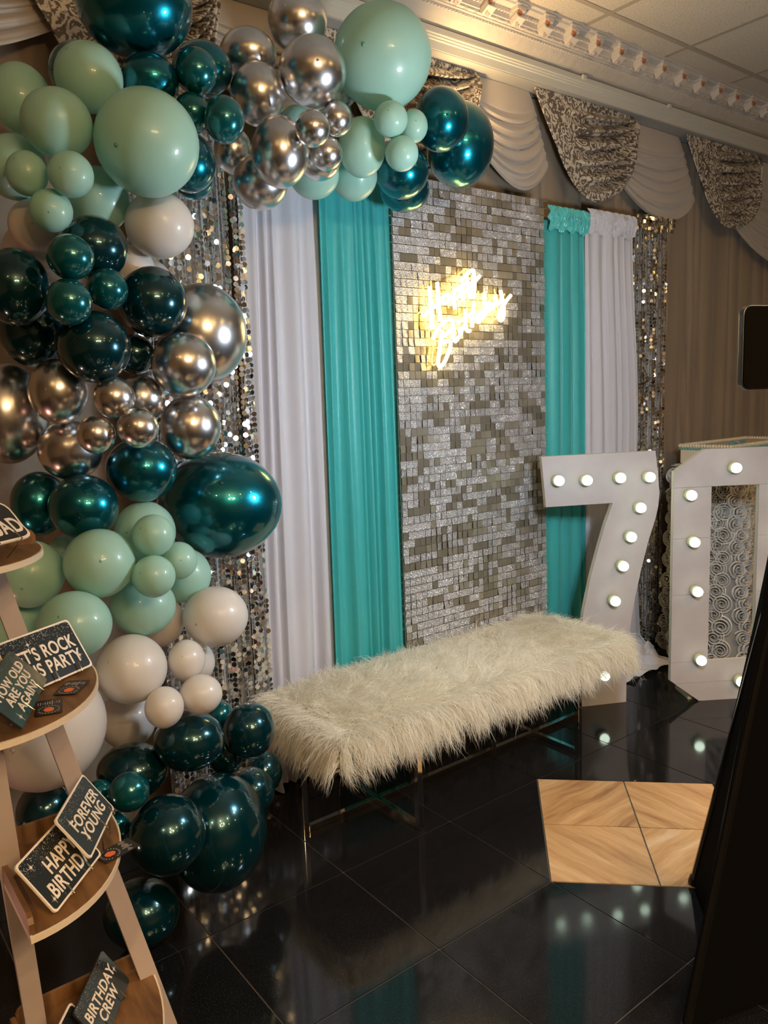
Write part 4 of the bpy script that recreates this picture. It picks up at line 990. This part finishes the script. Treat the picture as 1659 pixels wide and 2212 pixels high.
# ------------------------------------------------------------------ photo booth on a skirted tripod
F1 = on_z(1497, 1908); F2 = on_z(1478, 2238); mid = (F1+F2)/2; dv = (F2-F1)/np.linalg.norm(F2-F1); pn = np.array([-dv[1], dv[0], 0])
if pn[0] < 0: pn = -pn
Ls = np.linalg.norm(F2-F1); cen = mid+pn*Ls*.29; F3 = mid+pn*Ls*.866
PB = empty('photo_booth', (cen[0], cen[1], 0), label='black tablet photo booth on a tripod covered with black spandex', cat='photo booth')
pc = np.array(PB.location); feet = [f-pc for f in (F1, F2, F3)]
def skirt(u, v):
    a = u*3; i = int(a) % 3; t = a-int(a)
    A_, B_ = feet[i], feet[(i+1) % 3]
    e = A_*(1-t)+B_*t; e = e*(1-.38*4*t*(1-t)*.9)         # stretch cloth pulls in between the feet
    h = v; k = (1-h)**1.13*.97+.045
    rr_ = np.linalg.norm(e[:2]); rnd_ = np.array([math.cos(0), 0, 0])
    p = e*k
    return (p[0], p[1], .012+1.18*h)
MB().grid(skirt, 96, 40).build('spandex_cover', M_BLACKCLOTH, PB, smooth=True)
for f in feet:
    MB().tube([f*.985+np.array([0, 0, .012]), f*.05+np.array([0, 0, 1.0])], .012, 8).build('tripod_leg', M_BLACK, PB)
    MB().lathe([(.016, 0), (.018, .01), (.012, .03)], 10, tuple(f*.985)).build('rubber_foot', M_BLACK, PB)
MB().tube([(0, 0, .95), (0, 0, 1.52)], .014, 10).build('pole', M_BLACK, PB)
# head: tablet facing the backdrop
tgt = np.array([2.35, 2.5]); n2d = (tgt-pc[:2])/np.linalg.norm(tgt-pc[:2]); hn = np.array([n2d[0], n2d[1], 0]); hu = np.array([n2d[1], -n2d[0], 0])
def rrect(w_, h_, r_, n_=6):
    P = []
    for cx_, cy_, a0 in ((w_/2-r_, h_/2-r_, 0), (-w_/2+r_, h_/2-r_, PI/2), (-w_/2+r_, -h_/2+r_, PI), (w_/2-r_, -h_/2+r_, 1.5*PI)):
        for k in range(n_+1): P.append((cx_+r_*math.cos(a0+PI/2*k/n_), cy_+r_*math.sin(a0+PI/2*k/n_)))
    return P
HC = np.array([0, 0, 1.582])
fr = lambda d: (HC+hn*d, hu, np.array([0, 0, 1.]), hn)
MB().prism(rrect(.27, .188, .022), .014, fr(-.007)).build('tablet_body', M_BEZEL, PB, bevel=.002)
MB().prism(rrect(.262, .180, .018), .002, fr(-.0095)).build('tablet_back', M_BLACK, PB)
MB().box((-.02, -.02, 1.45), (.02, .02, 1.515)).build('tablet_clamp', M_BLACK, PB)
# ring light on the front of the tablet
mb = MB(); K = 40
mb.tube([HC+hn*.030+hu*(.082*math.cos(2*PI*k/K))+np.array([0, 0, .082*math.sin(2*PI*k/K)]) for k in range(K)], .0085, 8, closed=True)
mb.build('ring_light', M_RING, PB, smooth=True)
mb = MB(); mb.tube([HC+hn*.018+hu*(.082*math.cos(2*PI*k/K))+np.array([0, 0, .082*math.sin(2*PI*k/K)]) for k in range(K)], .0095, 8, closed=True)
mb.build('ring_housing', M_BLACK, PB, smooth=True)

# ------------------------------------------------------------------ tiered corner shelf with signs
LS = empty('tiered_shelf', (.33, 1.42, 0), label='tiered oak shelf with quarter-round trays and cream painted legs', cat='shelf')
lo = np.array(LS.location)
SH = [(.38, .205, 1.47, .262, .36), (.70, .213, 1.52, .222, .305), (1.0, .20, 1.57, .236, .305), (1.25, .20, 1.585, .168, .215)]
def quarter(x0, yb, rx, ry, n_=18, ins=0):
    return [(x0+ins, yb-ins)]+[(x0+ins+(rx-2*ins)*math.sin(PI/2*k/n_)**1.0, yb-ins-(ry-2*ins)*math.cos(PI/2*k/n_)) for k in range(n_+1)]
E3 = (np.zeros(3), np.array([1., 0, 0]), np.array([0, 1., 0]), np.array([0, 0, 1.]))
for z, x0, yb, rx, ry in SH:
    O_ = -lo
    q = quarter(x0, yb, rx, ry)
    t = MB().prism(q, .011, (O_+np.array([0, 0, z-.012]), *E3[1:])).build('tray', M_EDGE, LS)
    MB().prism(quarter(x0, yb, rx, ry, ins=.004), .0012, (O_+np.array([0, 0, z-.0012]), *E3[1:])).build('oak_top', M_WOOD, t)
    # fences along the two straight edges, with rounded ends
    def fence(a, b):
        a = np.array(a); b = np.array(b); d = (b-a)/np.linalg.norm(b-a); L_ = np.linalg.norm(b-a); H_ = .03
        poly = [(0, 0), (L_, 0), (L_, H_*.55), (L_-.005, H_*.85), (L_-.014, H_), (.014, H_), (.005, H_*.85), (0, H_*.55)]
        nn = np.array([d[1], -d[0], 0])
        MB().prism(poly, .008, (O_+np.array([a[0], a[1], z-.0005]), np.array([d[0], d[1], 0]), np.array([0, 0, 1.]), nn)).build('fence', M_WOOD, LS)
    fence((x0+.012, yb), (x0+rx-.006, yb)); 
    if z < .9: fence((x0, yb-ry+.006), (x0, yb-.012))
# legs (behind the back fence, beside the side fence, and at the corner)
def leg(pts, w_, t_):
    mb = MB()
    for a, b in zip(pts[:-1], pts[1:]): mb.bar(np.array(a)-lo, np.array(b)-lo, w_, t_, up=(0, 1, 0))
    mb.build('leg', M_LEGP, LS)
def through(px, z, dy=0): return on_z(px[0], px[1], z)
a1 = through((172, 1720), .76); a2 = through((312, 2085), .40)
d_ = (a2-a1)/(a1[2]-a2[2])
leg([a1-d_*.62*np.array([1, 1, 1]), a1+d_*.745], .034, .014)
b1 = through((18, 1850), .74); b2 = through((72, 2180), .42)
d2 = (b2-b1)/(b1[2]-b2[2])
leg([b1-d2*.6, b1+d2*.73], .034, .014)
leg([(.17, 1.60, 1.33), (.12, 1.56, .008)], .034, .014)

def text_mesh(body, m, sx=1.0, off=.02, align='CENTER', shear=0.0):
    cu = bpy.data.curves.new('txt', 'FONT'); cu.body = body; cu.align_x = align; cu.align_y = 'CENTER'; cu.offset = off; cu.extrude = .004; cu.space_line = .86; cu.shear = shear
    cu.space_character = 1.04
    o = bpy.data.objects.new('txt', cu); COL.objects.link(o)
    bpy.context.view_layer.update()
    me = bpy.data.meshes.new_from_object(o.evaluated_get(bpy.context.evaluated_depsgraph_get()))
    bpy.data.objects.remove(o); me.materials.clear(); me.materials.append(m)
    co_ = np.array([v.co[:] for v in me.vertices]); return me, co_.min(0), co_.max(0)
def star(r_):
    P = []
    for k in range(16):
        a = 2*PI*k/16; rr_ = r_ if k % 4 == 0 else (r_*.5 if k % 4 == 2 else r_*.16); P.append((rr_*math.cos(a), rr_*math.sin(a)))
    return P
def sign(lines, bl, br, tl, z, label, stars=(), rim=True, shape=None, txt=(.5, .46, .80, .5), m=None, tray=None, foot=.028, hooks=(.3, .7), prop=.03):
    B0, B1 = on_z(*bl, z), on_z(*br, z); u = (B1-B0); W_ = np.linalg.norm(u); u /= W_
    back = np.array([-u[1], u[0], 0]); 
    if np.dot(back, B0) < 0: back = -back
    best = None
    for th in np.radians(np.arange(4, 60, 1.)):
        d = np.array([0, 0, 1.])*math.cos(th)+back*math.sin(th)
        for h_ in np.arange(.06, .24, .004):
            q = B0+d*h_-CAM; px = (np.dot(q, RIGHT)/np.dot(q, FWD)*FPX+IW/2, np.dot(q, DOWN)/np.dot(q, FWD)*FPX+IH/2)
            er = (px[0]-tl[0])**2+(px[1]-tl[1])**2
            if best is None or er < best[0]: best = (er, th, h_)
    _, th, H_ = best
    v = np.array([0, 0, 1.])*math.cos(th)+back*math.sin(th); w_ = np.cross(u, v)
    if np.dot(w_, CAM-B0) < 0: w_ = -w_
    print('sign', lines, 'w %.3f h %.3f tilt %.0f' % (W_, H_, math.degrees(th)))
    e = empty('party_sign', tuple(B0+np.array([0, 0, .006])), label=label, cat='sign')
    e.rotation_euler = Matrix((Vector(u), Vector(v), Vector(w_))).transposed().to_euler()
    r_ = .007
    rr_ = shape or [(x+W_/2, y+H_/2) for x, y in rrect(W_, H_, r_)]
    MB().prism(rr_, .0035, (np.array([0, 0, -.0035]), *E3[1:])).build('board', M_PRINTW if rim else M_CARD, e)
    k = .0035 if rim else .0004
    cxy = np.mean(np.array(rr_), 0)
    face = [((x-cxy[0])*(1-2*k/W_)+cxy[0], (y-cxy[1])*(1-2*k/H_)+cxy[1]) for x, y in rr_]
    f = MB().prism(face, .0004, (np.array([0, 0, 0.00]), *E3[1:])).build('printed_face', m or M_SIGN, e)
    if lines:
        me, mn, mx = text_mesh(lines, M_PRINTW)
        sx, sy = W_*txt[2]/(mx[0]-mn[0]), H_*txt[3]/(mx[1]-mn[1])
        t = link('lettering', me, f); t.scale = (sx, sy, .06)
        t.location = (W_*txt[0]-sx*(mn[0]+mx[0])/2, H_*txt[1]-sy*(mn[1]+mx[1])/2, .0006)
    for sx_, sy_, sr in stars:
        MB().prism(star(sr), .0003, (np.array([W_*sx_, H_*sy_, .0008]), *E3[1:])).build('star', M_PRINTW, f)
    # wire easel behind it, its own thing
    ez = empty('wire_easel', tuple(B0+np.array([0, 0, 0])), label='small gold wire easel holding the sign: '+' '.join(lines.split()).lower() if lines else 'small gold wire easel under a sign', cat='easel')
    tz = (z if tray is None else tray)-z+.0017           # tray surface, seen from the sign's foot
    for t in hooks:
        mb = MB(); p = u*W_*t; f0 = p+w_*.010+v*.012; lift = np.array([0, 0, .0045])
        pts = [f0+v*.010, f0, p+w_*.008+lift*.9, p-w_*.006+lift, p-w_*.007+v*H_*.62]
        for q in pts: q[2] = max(q[2], .0017 if tray is None else -.002)
        mb.tube(pts, .0013, 5)
        if tray is not None: mb.tube([pts[3], np.array([pts[3][0]+back[0]*foot, pts[3][1]+back[1]*foot, tz])], .0013, 5)
        mb.build('wire_hook', M_STEEL, ez)
    p = u*W_*.5-w_*.008; top = p+v*H_*.6; mb = MB(); mb.tube([u*W_*.3-w_*.007+v*H_*.6, top, u*W_*.7-w_*.007+v*H_*.6], .0013, 5)
    ft = top+back*prop; ft[2] = tz; mb.tube([top, ft], .0013, 5); mb.build('back_leg', M_STEEL, ez)
    return e
sign("LET'S ROCK\nTHIS PARTY", (47, 1513), (202, 1443), (-14, 1402), 1.001, "black sign with white rim reading Let's Rock This Party", ((.36, .80, .008), (.90, .28, .008)), txt=(.5, .45, .86, .56), hooks=(.48, .8))
sign('HOW OLD\nARE YOU\nAGAIN?', (50, 1583), (103, 1474), (-48, 1512), 1.014, 'rimless slate sign reading How Old Are You Again', ((.84, .66, .008), (.13, .14, .009)), rim=False, txt=(.52, .44, .80, .66), tray=1.001, prop=.004)
sign('HAPPY\nBIRTHDAY', (122, 1981), (221, 1851), (32, 1882), .701, 'slate sign with white rim reading Happy Birthday', ((.14, .80, .009), (.10, .17, .009)), txt=(.55, .43, .84, .6))
sign('FOREVER\nYOUNG', (197, 1863), (248, 1752), (118, 1779), .735, 'slate sign with white rim reading Forever Young', ((.16, .72, .009), (.22, .24, .009), (.88, .62, .007)), txt=(.54, .45, .78, .52), tray=.701, foot=.0, hooks=(.55, .85))
sign('BIRTHDAY\nCREW', (226, 2268), (281, 2123), (159, 2196), .381, 'rimless black sign reading Birthday Crew', ((.92, .52, .008),), rim=False, txt=(.5, .45, .84, .56))
sign('', (170, 2325), (212, 2228), (106, 2262), .381, 'black glitter sign with white rim behind the Birthday Crew sign')
wav = []
W_, H_ = None, None
B0, B1 = on_z(-42, 1196, 1.278), on_z(78, 1166, 1.278); Wq = np.linalg.norm(B1-B0)
for k in range(41):
    a = 2*PI*k/40; wob = 1+.05*math.sin(7*a)
    wav.append((Wq*(.5+.52*math.copysign(abs(math.cos(a))**.7, math.cos(a))*wob), .055+.062*math.copysign(abs(math.sin(a))**.7, math.sin(a))*wob))
wav = [(x, max(y, .002)) for x, y in wav[:-1]]
es = sign('SQUAD', (-42, 1196), (78, 1166), (-112, 1126), 1.278, 'black cloud-shaped sign with white rim reading Squad', txt=(.5, .40, .9, .52), shape=wav, m=M_CARD, tray=1.251)
# business cards
def card(nl, nr__, fr_, fl_, z, label):      # near and far corners; the long side runs from near to far
    P = [on_z(*q, z) for q in (nl, nr__, fr_, fl_)]; c = sum(P)/4
    v = (P[3]-P[0]+P[2]-P[1]); H_ = float(np.clip(np.linalg.norm(v)/2, .07, .095)); v /= np.linalg.norm(v); u = np.cross(v, (0, 0, 1.)); W_ = float(np.clip(np.linalg.norm(P[1]-P[0]+P[2]-P[3])/2, .042, .055))
    e = empty('business_card', tuple(c+np.array([0, 0, .0012])), label=label, cat='card', group='business cards on the shelf trays')
    e.rotation_euler = Matrix((Vector(u), Vector(v), Vector((0, 0, 1)))).transposed().to_euler()
    MB().prism(rrect(W_, H_, .004), .0009, E3).build('card', M_CARD, e)
    MB().prism([(.009*math.cos(2*PI*k/14)*(1 if k % 2 else .8), -H_*.2+.010*math.sin(2*PI*k/14)) for k in range(14)], .0002, (np.array([0, 0, .0009]), *E3[1:])).build('orange_logo', M_ORANGE, e)
    mb = MB()
    for k in range(20):
        if k in (0, 10): continue
        a = 2*PI*k/20; mb.obox((.0165*math.cos(a), -H_*.2+.0165*math.sin(a), .001), ((math.cos(a), math.sin(a), 0), (-math.sin(a), math.cos(a), 0), (0, 0, 1)), (.0014, .0009, .0001))
    mb.build('logo_ring', M_CARDTXT, e, kind='stuff')
    mb = MB()
    for k, w2 in enumerate((.5, .6, .2, .45, .6, .5, .9, .1, .3, .45)): mb.box((-.018+k*.0037, H_*.25-.011*w2, .0009), (-.0165+k*.0037, H_*.25+.011*w2, .0011))
    mb.build('small_print', M_CARDTXT, e, kind='stuff')
card((211, 1847), (222, 1870), (302, 1828), (275, 1813), .7012, 'black business card with orange logo hanging over the tray edge')
card((114, 1504), (164, 1500), (198, 1468), (144, 1475), 1.0012, 'black business card with orange logo under the Rock sign')
card((76, 1546), (135, 1537), (135, 1511), (78, 1522), 1.0012, 'black business card with orange logo lying at the curved tray rim')
# small uplight on the floor beyond the shelf
UL = empty('uplight', (-.35, 2.2, 0), label='small round pink floor uplight by the wall drape', cat='light')
MB().lathe([(.07, 0), (.075, .02), (.075, .1), (.068, .11), (.06, .1), (.058, .085)], 18).build('housing', M_BLACK, UL, smooth=True)
MB().lathe([(.057, .086), (.03, .09), (.001, .091)], 18).build('lens', emis('pink_lens', (1., .35, .3), 12), UL, smooth=True)
l = bpy.data.lights.new('uplight_beam', 'SPOT'); l.energy = UPLIGHT_POWER; l.color = (1., .45, .3); l.spot_size = 2.6; l.spot_blend = 1; l.shadow_soft_size = .05
o = bpy.data.objects.new('uplight_beam', l); COL.objects.link(o); o.parent = UL; o.location = (0, 0, .12); o.rotation_euler = (PI, .25, 0)
